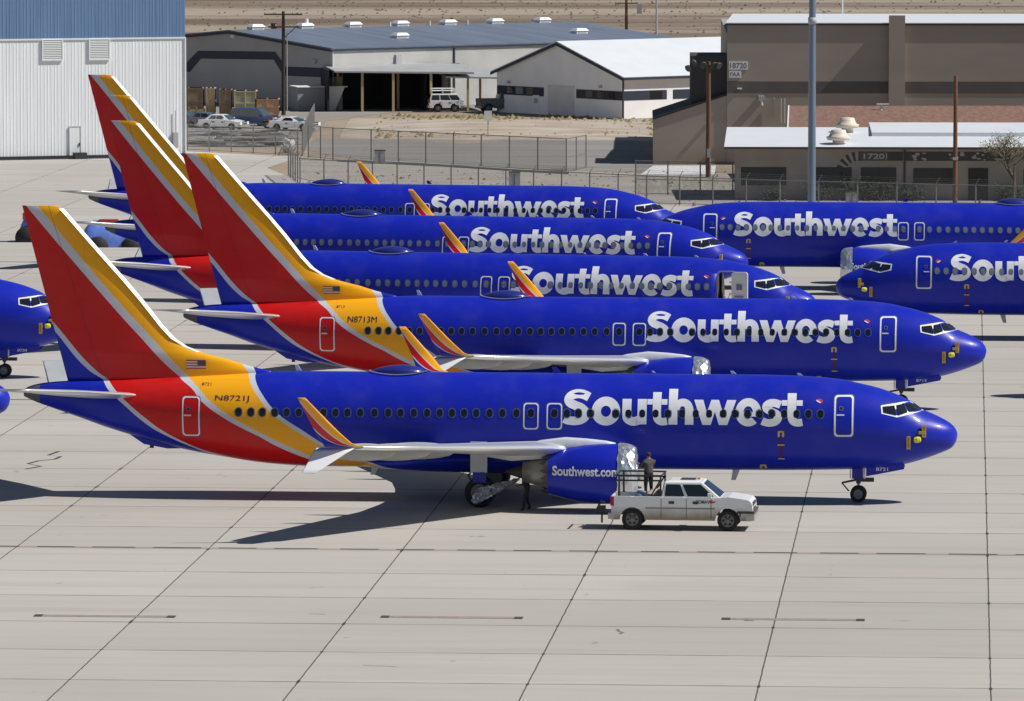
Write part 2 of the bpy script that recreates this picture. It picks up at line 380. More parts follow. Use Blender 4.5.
WSEC = [(1.2, 13.1, 21.9, 2.12, .12), (1.9, 13.7, 21.85, 2.25, .12), (3.2, 14.75, 21.8, 2.46, .115), (5.9, 16.45, 22.0, 2.74, .11), (9.5, 18.55, 22.95, 3.07, .105), (13.5, 20.9, 24.0, 3.46, .10), (17.0, 22.95, 24.95, 3.80, .10)]
def wing_mesh(side):
    mb = MB(); rg = [foil_section(a0, a1, z, side*y, th) for y, a0, a1, z, th in WSEC]
    mb.rings(rg, M_WING)
    me = mb.mesh('wing'); me.materials.append(M_METAL); me.materials.append(M_UNDER)
    n = 14; N = 28
    for p in me.polygons:
        if len(p.vertices) != 4: continue
        ks = [v % N for v in p.vertices]; up = p.normal.z > 0
        c = sum(min(k, N-k) for k in ks)/4
        if c <= (4.2 if up else 5.2): p.material_index = 1
        elif not up: p.material_index = 2
    return me

def winglet_mesh(side):
    # upper blade
    mb = MB(); S = 12; rg = []
    for i in range(S+1):
        t = i/S
        z = 3.80+2.02*t; y = 17.0+.45*math.sin(min(1, t*2.2)*PI/2)+.45*t
        le = 23.0+7.0*t if t < .05 else 23.35+1.81*(t-.05)/.95; te = 24.5+.37*t/.39 if t < .39 else 24.87+.59*(t-.39)/.61
        rg.append(foil_section(le, te, z, side*y, .0, 8))
    # replace the flat section by one with thickness across y
    n = 8; out = []
    for i, r in enumerate(rg):
        t = i/S; L = len(r); le = -r[0][0]; te = -r[n][0]; c = te-le; th = .07
        ring = []
        for k, p in enumerate(r):
            u = (-p[0]-le)/max(c, 1e-6); T = th*c*4*math.sqrt(max(u, 0))*(1-u)*.5+.012
            s = 1 if k <= n else -1
            ring.append((p[0], p[1]+side*(-1)*s*T*.8, p[2]))
        out.append((t, ring, le, c))
    mb.rings([o[1] for o in out], M_WL)
    me = mb.mesh('winglet'); L = 2*n
    uv = me.uv_layers.new(name='UVMap')
    for p in me.polygons:
        for li, vi in zip(p.loop_indices, p.vertices):
            i = min(vi//L, S); t, ring, le, c = out[i]
            uv.data[li].uv = ((-me.vertices[vi].co.x-le)/c, t)
    return me
def strake_mesh(side):
    mb = MB(); rg = []
    for i in range(7):
        t = i/6; y = 17.1+.85*t; z = 3.76-.92*t; le = 23.3+1.45*t; te = 24.85+.45*t
        rg.append(foil_section(le, max(te, le+.45), z, side*y, .05, 8))
    mb.rings(rg, M_WHITE); return mb.mesh('strake')
def fairing_mesh(y, a0, a1, z, w, side):
    mb = MB(); rg = []; n = 12
    for i in range(13):
        t = i/12; r = (math.sin(PI*(t**.8))**.7)*.98+.02; a = a0+(a1-a0)*t
        rg.append([(-a, side*y+w*r*math.cos(2*PI*k/n), z-.06*t+.36*r*math.sin(2*PI*k/n)) for k in range(n)])
    mb.rings(rg, M_UNDER); return mb.mesh('flap_fairing')

EC = (4.83, 1.60)
NAC = [(13.1, 1.00), (13.13, 1.06), (13.2, 1.11), (13.32, 1.17), (13.6, 1.215), (14.0, 1.25), (14.6, 1.245), (15.2, 1.20), (15.8, 1.10), (16.3, .98), (16.65, .88)]
def nacelle_mesh(side):
    mb = MB(); n = 48; c = (0, side*EC[0], EC[1])
    def ring(a, r, f=1.): return [(-a, c[1]+r*math.cos(2*PI*k/n), c[2]+r*f*math.sin(2*PI*k/n)) for k in range(n)]
    mb.rings([ring(a, r) for a, r in NAC], M_FUSBLUE, False, False)
    # chevrons
    base = ring(*NAC[-1]); vs = []; fs = []
    for k in range(0, n, 3):
        i0, i1 = base[k], base[(k+3) % n]; mids = [base[k], base[(k+1) % n], base[(k+2) % n], base[(k+3) % n]]
        th = 2*PI*(k+1.5)/n; tip = (-17.0, c[1]+.80*math.cos(th), c[2]+.80*math.sin(th))
        o = len(vs); vs += mids+[tip]; fs += [(o, o+1, o+4), (o+1, o+2, o+4), (o+2, o+3, o+4)]
    mb.add(vs, fs, mat('chevron_dark', (.05, .055, .08), .5))
    # inner duct wall, lip and fan face
    mb.rings([ring(13.1, 1.00), ring(13.3, .94), ring(13.9, .93)], M_SILV, False, False)
    mb.rings([ring(13.9, .93), ring(13.9, .02)], M_DARK, False, True)
    mb.rings([ring(16.65, .87), ring(15.6, .80), ring(15.6, .3)], M_DARK, False, True)
    return mb.mesh('nacelle')
def core_mesh(side):
    mb = MB(); mb.lathe([(15.4, .66), (16.4, .64), (17.2, .52), (17.75, .42), (17.7, .38), (17.2, .36)], (0, side*EC[0], EC[1]+.02), (-1, 0, 0), mat('nozzle_grey', (.26, .25, .23), .45, metal=.5), 28, True, True)
    mb.lathe([(17.0, .34), (17.8, .27), (18.3, .12), (18.5, .03)], (0, side*EC[0], EC[1]+.02), (-1, 0, 0), mat('dark_exhaust_cone', (.05, .045, .04), .5, metal=.5), 24, True, True)
    return mb.mesh('exhaust_nozzle')
def pylon_mesh(side):
    mb = MB(); y = side*EC[0]; rg = []
    for a, zt, zb, w in ((13.9, 2.87, 2.6, .03), (14.3, 2.95, 2.5, .16), (15.1, 3.03, 2.4, .22), (16.0, 3.08, 2.3, .24), (17.0, 2.95, 2.2, .24), (18.2, 2.62, 2.1, .2), (19.6, 2.6, 2.3, .06)):
        rg.append([(-a, y-w, zb), (-a, y+w, zb), (-a, y+w, zt-.08), (-a, y+w*.5, zt), (-a, y-w*.5, zt), (-a, y-w, zt-.08)])
    mb.rings(rg, M_SILV); return mb.mesh('pylon')
def cover_mesh(side, seed):
    rnd = random.Random(seed); mb = MB(); n = 44; rg = []
    prof = [(13.75, 1.26), (13.6, 1.262), (13.4, 1.235), (13.27, 1.20), (13.16, 1.15), (13.07, 1.07), (13.04, .95), (13.03, .7), (13.05, .45), (13.04, .2), (13.04, .02)]
    for j, (a, r) in enumerate(prof):
        rg.append([(-(a+rnd.uniform(-.03, .03)), side*EC[0]+(r+rnd.uniform(-.006, .014))*math.cos(2*PI*k/n), EC[1]+(r+rnd.uniform(-.006, .014))*math.sin(2*PI*k/n)) for k in range(n)])
    mb.rings(rg, M_FOIL, False, True, smooth=False); return mb.mesh('inlet_cover')

FLE = [(4.7, 28.8), (5.3, 28.85), (5.43, 29.4), (5.57, 29.97), (5.8, 30.73), (5.94, 31.32), (6.1, 31.92), (6.33, 32.5), (6.66, 33.0), (7.2, 33.5), (8.29, 34.36), (9.13, 35.08), (10.6, 36.4), (12.0, 37.62), (12.17, 37.79), (12.24, 37.95), (12.27, 38.1)]
FTE = [(4.7, 37.55), (8.26, 38.47), (12.27, 39.5)]
def fin_mesh():
    mb = MB(); rg = []; n = 16
    zs = [4.7, 5.1, 5.3, 5.36, 5.43, 5.5, 5.57, 5.68, 5.8, 5.87, 5.94, 6.02, 6.1, 6.2, 6.33, 6.5, 6.66, 6.9, 7.2, 7.7, 8.29, 9.13, 10, 11, 12.0, 12.17, 12.24, 12.27]
    us = [((1-math.cos(PI*i/n))/2) for i in range(n+1)]
    for z in zs:
        le, te = interp(FLE, z), interp(FTE, z); c = te-le; T = min(.30, .05*c)
        if z > 12.2: T *= .5
        ring = [(-(le+u*c), T*2.4*math.sqrt(u+1e-9)*(1-u)**.9+.0, z) for u in us]+[(-(le+u*c), -T*2.4*math.sqrt(u+1e-9)*(1-u)**.9, z) for u in reversed(us[1:-1])]
        rg.append(ring)
    mb.rings(rg, M_LIV); return mb.mesh('tail_fin')
def fin_le_mesh():
    mb = MB(); pts = [(interp(FLE, z), z) for z in (6.1, 6.33, 6.66, 7.2, 8.29, 9.13, 10, 11, 12.0, 12.15)]
    vs = []; fs = []
    for i, (a, z) in enumerate(pts):
        d = .13; T = .16 if z > 6.5 else .1
        vs += [(-(a+d), T, z), (-(a-.03), .03, z+.005), (-(a-.03), -.03, z+.005), (-(a+d), -T, z)]
    for i in range(len(pts)-1):
        for k in range(3): fs.append((i*4+k, i*4+k+1, i*4+4+k+1, i*4+4+k))
    mb.add(vs, fs, M_WHITE); return mb.mesh('leading_edge')
def stab_mesh(side):
    mb = MB(); rg = []
    for y, a0, a1, z, th in ((.25, 34.0, 38.3, 4.26, .085), (1.2, 34.6, 38.6, 4.36, .08), (4, 36.1, 39.2, 4.72, .08), (7.0, 38.0, 39.85, 5.05, .08), (7.17, 38.3, 39.9, 5.07, .05)):
        rg.append(foil_section(a0, a1, z, side*y, th, 10))
    mb.rings(rg, M_WING); me = mb.mesh('stabiliser'); me.materials.append(M_METAL)
    for p in me.polygons:
        if len(p.vertices) == 4 and sum(min(v % 20, 20-v % 20) for v in p.vertices)/4 <= 3.2: p.material_index = 1
    return me

def rr_pts(a0, a1, z0, z1, r, n=5):
    pts = []
    for cx, cz, t0 in ((a1-r, z1-r, 0), (a0+r, z1-r, 90), (a0+r, z0+r, 180), (a1-r, z0+r, 270)):
        for k in range(n+1): t = R(t0+90*k/n); pts.append((cx+r*math.cos(t), cz+r*math.sin(t)))
    return pts
def densify(pts, step=.15):
    out = []
    for i, p in enumerate(pts):
        q = pts[(i+1) % len(pts)]; L = math.hypot(q[0]-p[0], q[1]-p[1]); n = max(1, int(L/step))
        for k in range(n): out.append((p[0]+(q[0]-p[0])*k/n, p[1]+(q[1]-p[1])*k/n))
    return out
def ring_decal(mb, a0, a1, z0, z1, r, w, side, m, eps=.008, wr=wrap):
    o = densify(rr_pts(a0, a1, z0, z1, r)); ca, cz = (a0+a1)/2, (z0+z1)/2
    sa = (a1-a0-2*w)/(a1-a0); sz = (z1-z0-2*w)/(z1-z0)
    i = [(ca+(p[0]-ca)*sa, cz+(p[1]-cz)*sz) for p in o]
    n = len(o); vs = wr(o+i, side, eps)
    mb.add(vs, [(k, (k+1) % n, n+(k+1) % n, n+k) for k in range(n)], m)
def disc_decal(mb, poly, side, m, eps, wr=wrap):
    n = len(poly); c = (sum(p[0] for p in poly)/n, sum(p[1] for p in poly)/n)
    vs = wr(list(poly)+[c], side, eps); mb.add(vs, [(k, (k+1) % n, n) for k in range(n)], m)

def window_mesh(a, z, side, shade):
    mb = MB(); o = rr_pts(a-.165, a+.165, z-.205, z+.205, .16, 4)
    disc_decal(mb, o, side, M_RING, .011)
    i = rr_pts(a-.125, a+.125, z-.165, z+.165, .12, 4); disc_decal(mb, i, side, M_SHADE if shade else M_PANE, .016)
    return mb.mesh('cabin_window', False)

def glyph_tris(ch, bold=.03, spacing=1.):
    cu = bpy.data.curves.new('glyph', 'FONT'); cu.body = ch; cu.offset = bold; cu.resolution_u = 4; cu.space_character = spacing
    ob = bpy.data.objects.new('glyph', cu); COL.objects.link(ob)
    dg = bpy.context.evaluated_depsgraph_get(); dg.update()
    me = bpy.data.meshes.new_from_object(ob.evaluated_get(dg)); bpy.data.objects.remove(ob); bpy.data.curves.remove(cu)
    return me
def text_decal(mb, items, side, m, eps, wr=wrap, cut=.12, flip=False):
    """items: (string, a_left, a_right, z0, z1, bold). a_left/right are the stations of the reading-left and reading-right edge"""
    for s, aL, aR, z0, z1, bold in items:
        me = glyph_tris(s, bold); bm = bmesh.new(); bm.from_mesh(me); bpy.data.meshes.remove(me)
        bmesh.ops.remove_doubles(bm, verts=bm.verts, dist=1e-5)
        xs = [v.co.x for v in bm.verts]; ys = [v.co.y for v in bm.verts]; x0, x1, y0, y1 = min(xs), max(xs), min(ys), max(ys)
        for v in bm.verts:
            v.co = Vector((aL+(aR-aL)*(v.co.x-x0)/(x1-x0), 0, z0+(z1-z0)*(v.co.y-y0)/(y1-y0)))
        k = math.floor(z0/cut)*cut if cut else z1
        while k < z1 and cut:
            if k > z0: bmesh.ops.bisect_plane(bm, geom=bm.verts[:]+bm.edges[:]+bm.faces[:], plane_co=(0, 0, k), plane_no=(0, 0, 1))
            k += cut
        bm.verts.index_update()
        vs = wr([(v.co.x, v.co.z) for v in bm.verts], side, eps)
        fs = [tuple(v.index for v in f.verts) for f in bm.faces]
        mb.add(vs, fs, m); bm.free()

# letters as boxes (aft of nose, starboard side): they read from tail to nose on this side
LET = [('S', 16.32, 15.22, 3.31, 4.83, .05), ('o', 15.13, 13.96, 3.31, 4.50, .05), ('u', 13.86, 12.84, 3.31, 4.44, .05), ('t', 12.78, 11.98, 3.31, 4.73, .055), ('h', 11.92, 10.87, 3.35, 4.87, .05),
       ('w', 10.86, 9.10, 3.35, 4.43, .05), ('e', 9.12, 8.09, 3.31, 4.50, .045), ('s', 8.03, 7.17, 3.31, 4.50, .05), ('t', 7.16, 6.33, 3.31, 4.70, .055)]
def catmull(P, n=8, closed=False):
    out = []; N = len(P)
    for i in range(N if closed else N-1):
        p0 = P[(i-1) % N] if closed or i > 0 else P[0]; p1 = P[i]; p2 = P[(i+1) % N]; p3 = P[(i+2) % N] if closed or i+2 < N else P[-1]
        for k in range(n):
            t = k/n; out.append(tuple(.5*(2*p1[j]+(p2[j]-p0[j])*t+(2*p0[j]-5*p1[j]+4*p2[j]-p3[j])*t*t+(3*p1[j]-p0[j]-3*p2[j]+p3[j])*t**3) for j in (0, 1)))
    if not closed: out.append(P[-1])
    return out
def stroke(pts, w, closed=False):
    """band of quads along a centre line; w may vary: (start, end)"""
    n = len(pts); w0, w1 = w if isinstance(w, tuple) else (w, w); L = []; Q = []
    for i, p in enumerate(pts):
        a = pts[i-1] if (i or closed) else p; b = pts[(i+1) % n] if (i < n-1 or closed) else p
        dx, dy = b[0]-a[0], b[1]-a[1]; d = math.hypot(dx, dy) or 1; nx, ny = -dy/d, dx/d; h = (w0+(w1-w0)*i/max(1, n-1))/2
        L.append((p[0]+nx*h, p[1]+ny*h)); Q.append((p[0]-nx*h, p[1]-ny*h))
    F = []
    for i in range(n if closed else n-1): j = (i+1) % n; F.append((L[i], L[j], Q[j], Q[i]))
    return F
def seg(p, q, n=8): return [(p[0]+(q[0]-p[0])*k/n, p[1]+(q[1]-p[1])*k/n) for k in range(n+1)]
def ell(cx, cy, rx, ry, a0, a1, n=24): return [(cx+rx*math.cos(R(a0+(a1-a0)*k/n)), cy+ry*math.sin(R(a0+(a1-a0)*k/n))) for k in range(n+1)]
def quadband(q, n=8):      # parallelogram q: bottom-left, bottom-right, top-right, top-left
    F = []
    for k in range(n):
        f = lambda a, b, t: (a[0]+(b[0]-a[0])*t, a[1]+(b[1]-a[1])*t); t0, t1 = k/n, (k+1)/n
        F.append((f(q[0], q[3], t0), f(q[1], q[2], t0), f(q[1], q[2], t1), f(q[0], q[3], t1)))
    return F
def letter(c):
    """list of strokes, each a list of quads; metres from the letter's left foot"""
    if c == 'S': return [stroke(catmull([(1.05, 1.19), (.84, 1.29), (.58, 1.33), (.32, 1.26), (.20, 1.10), (.27, .94), (.50, .83), (.74, .73), (.91, .55), (.89, .34), (.68, .20), (.42, .165), (.20, .19), (.02, .26)]), .375)]
    if c == 's': return [stroke(catmull([(.78, .93), (.58, 1.00), (.37, 1.00), (.20, .90), (.21, .76), (.42, .64), (.62, .54), (.69, .38), (.58, .21), (.36, .15), (.18, .17), (.02, .23)]), .33)]
    if c == 'o': return [stroke(ell(.585, .595, .405, .43, 0, 360, 40)[:-1], .385, True)]
    if c == 'u': return [stroke(catmull([(.19, 1.13), (.19, .80), (.19, .50), (.23, .28), (.42, .17), (.62, .19), (.80, .32), (.84, .50)]), .38), quadband([(.64, .04), (1.02, .04), (1.02, 1.13), (.64, 1.13)])]
    if c == 't': return [stroke(catmull([(.37, 1.42), (.37, .9), (.37, .50), (.42, .26), (.58, .165), (.80, .19)]), (.36, .32)), quadband([(-.04, .90), (.185, .90), (.185, 1.13), (-.04, 1.13)], 3), quadband([(.555, .90), (.80, .90), (.80, 1.13), (.555, 1.13)], 3)]
    if c == 'h': return [quadband([(0, .04), (.37, .04), (.37, 1.56), (0, 1.56)], 12), stroke(catmull([(.30, .72), (.40, .92), (.58, 1.0), (.76, .94), (.86, .74), (.865, .45), (.865, .04)]), (.30, .36))]
    if c == 'w': return [quadband([(.36, .04), (.70, .04), (.38, 1.12), (0, 1.12)]), quadband([(.37, .04), (.705, .04), (1.03, 1.12), (.72, 1.12)]), quadband([(1.05, .04), (1.39, .04), (1.035, 1.12), (.725, 1.12)]), quadband([(1.06, .04), (1.40, .04), (1.76, 1.12), (1.38, 1.12)])]
    if c == 'e': return [stroke(ell(.53, .595, .37, .44, 2, 312, 34), (.345, .33)), stroke(seg((.28, .52), (.98, .52), 6), .20)]
def title_mesh(side):
    mb = MB(); it = LET
    if side > 0: it = [(s, 6.33+16.32-l, 6.33+16.32-r, z0, z1, b) for s, l, r, z0, z1, b in LET]
    k = 0
    for c, aL, aR, z0, z1, b in it:
        wid = {'S': 1.10, 'o': 1.17, 'u': 1.02, 't': .80, 'h': 1.05, 'w': 1.76, 'e': 1.03, 's': .86}[c]
        for F in letter(c):
            for q in F:
                vs = wrap([(aL+(aR-aL)*x/wid, 3.405+z*.945) for x, z in q], side, .010+.0006*(k % 6)); mb.add(vs, [(0, 1, 2, 3)], M_TITLE)
            k += 1
    return mb.mesh('airline_title', False)
M_TITLE = mat('title_silver_white', (.80, .82, .86), .4)
def nac_wrap(verts, side, eps):
    out = []
    for a, z in verts:
        r = interp(NAC, a)+eps; dz = z-EC[1]; y = math.sqrt(max(0, r*r-dz*dz)); out.append((-a, side*(EC[0]+y), z))
    return out
def plane_wrap(y):
    return lambda verts, side, eps: [(-a, y, z) for a, z in verts]

WIN = [5.58, 6.08, 6.58, 7.09, 7.61, 8.12, 8.61, 9.13, 9.65, 10.22, 10.78, 11.35, 11.95, 12.46, 13.02, 13.60, 14.13, 15.19, 15.70, 16.18, 16.71, 17.69, 18.30, 18.89, 19.43, 19.99, 20.5, 21.01, 21.53, 22.06, 22.62, 23.18, 23.7, 24.28, 24.88, 25.42, 25.93, 26.44, 26.96, 27.48, 28.0, 28.5, 29.03, 29.52, 30.05]

def door_mesh(side, a0, a1, z0, z1, r=.14, w=.075):
    mb = MB(); ring_decal(mb, a0, a1, z0, z1, r, w, side, M_WHITE, .012)
    ring_decal(mb, a0-.03, a1+.03, z0-.03, z1+.03, r, .02, side, M_RING, .008)
    return mb.mesh('door', False)
def handle_mesh(side, a, z, n=True):
    mb = MB(); vs = rr_pts(a-.02, a+.30, z-.03, z+.03, .02, 2); disc_decal(mb, vs, side, M_SILV, .02)
    return mb.mesh('handle', False)
def peep_mesh(side, a, z):
    mb = MB(); disc_decal(mb, rr_pts(a+.02, a+.2, z+.18, z+.36, .05, 3), side, M_RING, .016)
    disc_decal(mb, rr_pts(a+.06, a+.16, z+.22, z+.32, .04, 3), side, M_GLASS, .021)
    return mb.mesh('door_window', False)

def cockpit_mesh(side):
    mb = MB()
    P = [[(3.03, 4.21), (2.99, 3.97), (2.42, 3.83), (2.52, 4.25)], [(2.47, 4.26), (2.38, 3.83), (1.97, 3.94), (2.15, 4.30)], [(2.10, 4.30), (1.93, 3.95), (1.40, 4.03), (1.72, 4.28)]]
    out = densify([(3.09, 4.26), (3.05, 3.93), (2.40, 3.77), (1.93, 3.87), (1.33, 3.98), (1.70, 4.34), (2.2, 4.36)], .1)
    disc_decal(mb, out, side, M_WHITE, .012)
    for p in P:
        c = (sum(q[0] for q in p)/4, sum(q[1] for q in p)/4)
        q = densify([(c[0]+(x-c[0])*.95, c[1]+(z-c[1])*.93) for x, z in p], .1); disc_decal(mb, q, side, M_GLASS, .024)
    return mb.mesh('cockpit_window', False)

def wheel_mesh(r, w, rim):
    mb = MB(); h = w/2; prof = [(-h*.5, r*.55), (-h*.85, r*.62), (-h, r*.8), (-h*.8, r*.95), (-h*.4, r), (h*.4, r), (h*.8, r*.95), (h, r*.8), (h*.85, r*.62), (h*.5, r*.55)]
    mb.lathe(prof, (0, 0, 0), (0, 1, 0), M_BLACK, 28)
    return mb.mesh('tyre')
def rim_mesh(r, w):
    mb = MB(); h = w/2
    mb.lathe([(-h*.55, .02*r), (-h*.75, r*.15), (-h*.45, r*.2), (-h*.3, r*.45), (-h*.7, r*.6), (h*.7, r*.6), (h*.3, r*.45), (h*.45, r*.2), (h*.75, r*.15), (h*.55, .02*r)], (0, 0, 0), (0, 1, 0), M_RIM, 24, True, True)
    return mb.mesh('rim')

def engine_title(side):
    mb = MB(); L, Rr = (16.45, 13.65) if side < 0 else (13.65, 16.45)
    text_decal(mb, [('Southwest.com', L, Rr, 1.585, 1.985, .03)], side, M_TITLE, .012, nac_wrap, .1)
    return mb.mesh('engine_title', False)
def airliner(name_loc, rz, label, side=-1, reg=None, num=None, shade=False, opened=False, wrapped=True):
    root = empty('airliner', name_loc, rz, label, 'airliner', 'airliners parked on the apron')
    fm = cached('fus', fuselage_mesh)
    fus = link('fuselage', fm, root)
    k = 0
    for a in WIN:
        if abs(a-5) < .01: continue
        link('cabin_window', cached(('win', a, side, shade), lambda: window_mesh(a, 3.925-.0055*(a-6), side, shade)), fus)
    for s in (-1, 1): link('cockpit_window', cached(('cp', s), lambda: cockpit_mesh(s)), fus)
    link('airline_title', cached(('ttl', side), lambda: title_mesh(side)), fus)
    # doors: forward, two over the wing, aft (left-hand doors are a little bigger)
    fd = (4.21, 5.01, 2.99, 4.68) if side < 0 else (4.42, 5.29, 2.94, 4.72)
    dl = [('cabin_door', fd), ('emergency_exit', (17.37, 18.01, 3.19, 4.28)), ('emergency_exit', (16.38, 17.03, 3.19, 4.28)), ('cabin_door', (31.72, 32.48, 2.74, 4.40))]
    for i, (nm, d) in enumerate(dl):
        if opened and i == 0: continue
        w = (.07 if d[0] < 10 else .055) if nm == 'cabin_door' else .05
        dd = link(nm, cached((nm, side, d), lambda: door_mesh(side, *d, .14, w)), root)
        if nm == 'cabin_door': link('handle', cached(('h', side, d), lambda: handle_mesh(side, (d[0]+d[1])/2, (d[2]+d[3])/2+.05)), dd); link('door_window', cached(('pw', side, d), lambda: peep_mesh(side, (d[0]+d[1])/2, (d[2]+d[3])/2+.05)), dd)
        else: link('cabin_window', cached(('win', d, side, shade), lambda: window_mesh((d[0]+d[1])/2, 3.87, side, shade)), dd)
    if opened:
        # an actual hole cut right through the cabin behind the forward door, and the door swung forward
        cut = MB(); cut.prism([(-4.22, -3), (-4.22, -1.0), (-3.9, -1.0), (-3.9, 1.0), (-4.42, 1.0), (-4.42, 3), (-5.36, 3), (-5.36, 1.0), (-5.7, 1.0), (-5.7, -1.0), (-5.0, -1.0), (-5.0, -3)], 2.95, 4.58, mat('cabin_interior', (.07, .065, .06), .8), 'z')
        bmx = 0
        cm = cut.mesh('cut'); co = link('cut', cm); tmp = link('tmp', fm.copy())
        md = tmp.modifiers.new('b', 'BOOLEAN'); md.object = co; md.solver = 'EXACT'; md.operation = 'DIFFERENCE'; md.material_mode = 'TRANSFER'
        dg = bpy.context.evaluated_depsgraph_get(); dg.update()
        nm = bpy.data.meshes.new_from_object(tmp.evaluated_get(dg)); fus.data = nm
        bpy.data.objects.remove(tmp); bpy.data.objects.remove(co)
        mb = MB(); y = -2.12; mwl = mat('door_lining', (.72, .72, .70), .5)
        mb.prism(rr_pts(3.25, 4.12, 2.88, 4.70, .15), y, y-.14, mwl); mb.v = [(-x, yy, z) for x, yy, z in mb.v]
        mb.box(-4.25, -4.02, -2.2, -1.72, 3.5, 3.6, mwl); mb.box(-4.25, -4.02, -2.2, -1.72, 4.1, 4.2, mwl)
        d = link('cabin_door', mb.mesh('open_door'), root); tag(d, 'open forward door with white lining')
        for nm_, bb, mm in (('door_window', (-3.85, -3.55, -2.30, -2.262, 3.75, 4.05), M_SHADE), ('handle', (-3.95, -3.45, -2.33, -2.262, 3.35, 3.42), M_RIM), ('slide_pack', (-3.9, -3.4, -2.36, -2.262, 2.98, 3.2), M_SHADE)):
            mb = MB(); mb.box(*bb, mm); link(nm_, mb.mesh(nm_), d)
        mb = MB(); ring_decal(mb, 4.13, 5.09, 2.83, 4.76, .14, .08, side, M_RING, .010); link('door_frame', mb.mesh('door_frame', False), fus)
    # roof dome and aerials
    def dome():
        mb = MB(); rg = []; n = 24
        for i in range(15):
            t = i/14; r = math.sin(PI*t**.85)**.6 if 0 < t < 1 else .02
            rg.append([(-(22.3+2.35*t), .62*r*math.cos(2*PI*k/n), 5.30+.33*r*math.sin(2*PI*k/n)) for k in range(n)])
        mb.rings(rg, M_DOME); return mb.mesh('satellite_dome')
    def skid():
        mb = MB(); mb.prism([(-35.3, 2.85), (-34.3, 2.18), (-33.3, 2.0), (-32.2, 2.02), (-32.0, 2.3), (-35.0, 3.0)], -.22, .22, M_FUSBLUE); mb.tube((-34.0, 0, 2.2), (-34.0, 0, 2.0), .07, .09, M_DARK); return mb.mesh('tail_skid')
    link('tail_skid', cached('skid', skid), fus)
    link('satellite_dome', cached('dome', dome), fus)
    def skirt():
        mb = MB(); n = 32; vs = [(-23.47+1.32*c*math.cos(2*PI*k/n), .72*c*math.sin(2*PI*k/n), 0) for c in (.97, .88) for k in range(n)]
        vs = [(x, y, 3.375+1.995*math.sqrt(1-(y/1.88)**2)+.02) for x, y, z in vs]
        mb.add(vs, [(k, (k+1) % n, n+(k+1) % n, n+k) for k in range(n)], mat('skirt_blue_grey', (.16, .19, .30), .4)); return mb.mesh('dome_skirt', False)
    link('dome_skirt', cached('skirt', skirt), fus)
    def blade(a, z, h, c, m):
        def f():
            mb = MB(); s = 1 if h > 0 else -1
            mb.prism([(-a, z), (-a-c, z), (-a-c*1.25, z+h), (-a-c*.65, z+h)], -.025, .025, m); return mb.mesh('antenna')
        return f
    for a, z, h, c, m in ((27.6, 5.34, .26, .22, M_WHITE), (16.6, 5.36, .22, .3, M_FUSBLUE), (9.2, 5.35, .12, .2, M_WHITE), (6.4, 5.30, .1, .2, M_WHITE), (9.0, 1.42, -.55, .32, M_SILV), (24.3, 1.3, -.35, .3, M_SILV), (12.6, 5.36, .09, .12, M_WHITE)):
        link('antenna', cached(('ant', a, z), blade(a, z, h, c, m)), fus)
    # small markings: heart by the forward windows, flag, registration, streamers, probe covers
    def heart():
        mb = MB(); p = [(5.77, 4.50), (5.66, 4.54), (5.54, 4.51), (5.48, 4.43), (5.57, 4.36), (5.67, 4.40)]
        disc_decal(mb, p, side, M_HEART, .013); disc_decal(mb, [(5.76, 4.485), (5.66, 4.45), (5.56, 4.38), (5.60, 4.36), (5.68, 4.39), (5.78, 4.46)], side, M_WHITE, .02); return mb.mesh('heart_emblem', False)
    link('heart_emblem', cached(('heart', side), heart), fus)
    def covers(i):
        mb = MB(); a, z = ((7.22, 3.20), (8.0, 1.62))[i]
        if i == 0:
            for da in (-.09, .09): disc_decal(mb, rr_pts(a+da-.045, a+da+.045, z-.24, z, .03, 2), side, M_YELC, .014)
            disc_decal(mb, rr_pts(a-.1, a+.1, z-.05, z+.02, .03, 2), side, M_YELC, .020)
        else:
            for da in (-.1, .1): disc_decal(mb, rr_pts(a+da-.05, a+da+.05, z-.1, z+.07, .03, 2), side, M_YELC, .014)
            disc_decal(mb, rr_pts(a-.12, a+.12, z+.04, z+.12, .03, 2), side, M_YELC, .020)
        return mb.mesh('port_cover', False)
    for i in (0, 1): link('port_cover', cached(('cov', i, side), lambda: covers(i)), fus)
    def streamer():
        mb = MB(); disc_decal(mb, densify([(7.26, 2.94), (7.18, 2.94), (7.17, 2.5), (7.2, 2.0), (7.28, 2.0), (7.27, 2.5)], .2), side, M_REDR, .022); disc_decal(mb, rr_pts(7.07, 7.37, 2.60, 2.65, .02, 2), side, M_YELC, .028); disc_decal(mb, rr_pts(7.08, 7.36, 2.0, 2.04, .02, 2), side, M_YELC, .028); return mb.mesh('warning_streamer', False)
    link('warning_streamer', cached(('strm', side), streamer), fus)
    def probe(i):
        mb = MB()
        for s in (side,):
            if i in (0, 2):
                for a, z0, z1 in (((1.93, 2.37, 2.92),) if i == 0 else ((1.30, 2.86, 3.38),)):
                    c = wrap([(a, (z0+z1)/2)], s, .05)[0]; mb.box(c[0]-.085, c[0]+.085, c[1]-.05, c[1]+.05, z0, z1, M_YELC)
                    mb.box(c[0]-.03, c[0]+.03, c[1]-.06, c[1]+.06, z0+.08, z1-.08, mat('orange_tape', (.45, .2, .02), .6))
            elif i == 3:
                c = wrap([(1.38, 3.12)], s, .1)[0]; mb.box(c[0]-.16, c[0]+.12, c[1]-.05, c[1]+.05, c[2]-.06, c[2]+.06, M_YELC)
            else:
                c = wrap([(1.58, 2.86)], s, .1)[0]; mb.lathe([(-.15, .05), (-.12, .11), (0, .13), (.12, .11), (.15, .05)], c, (1, 0, .1), mat('probe_cover_lime', (.72, .70, .03), .5), 10, True, True, smooth=False)
        return mb.mesh('probe_cover')
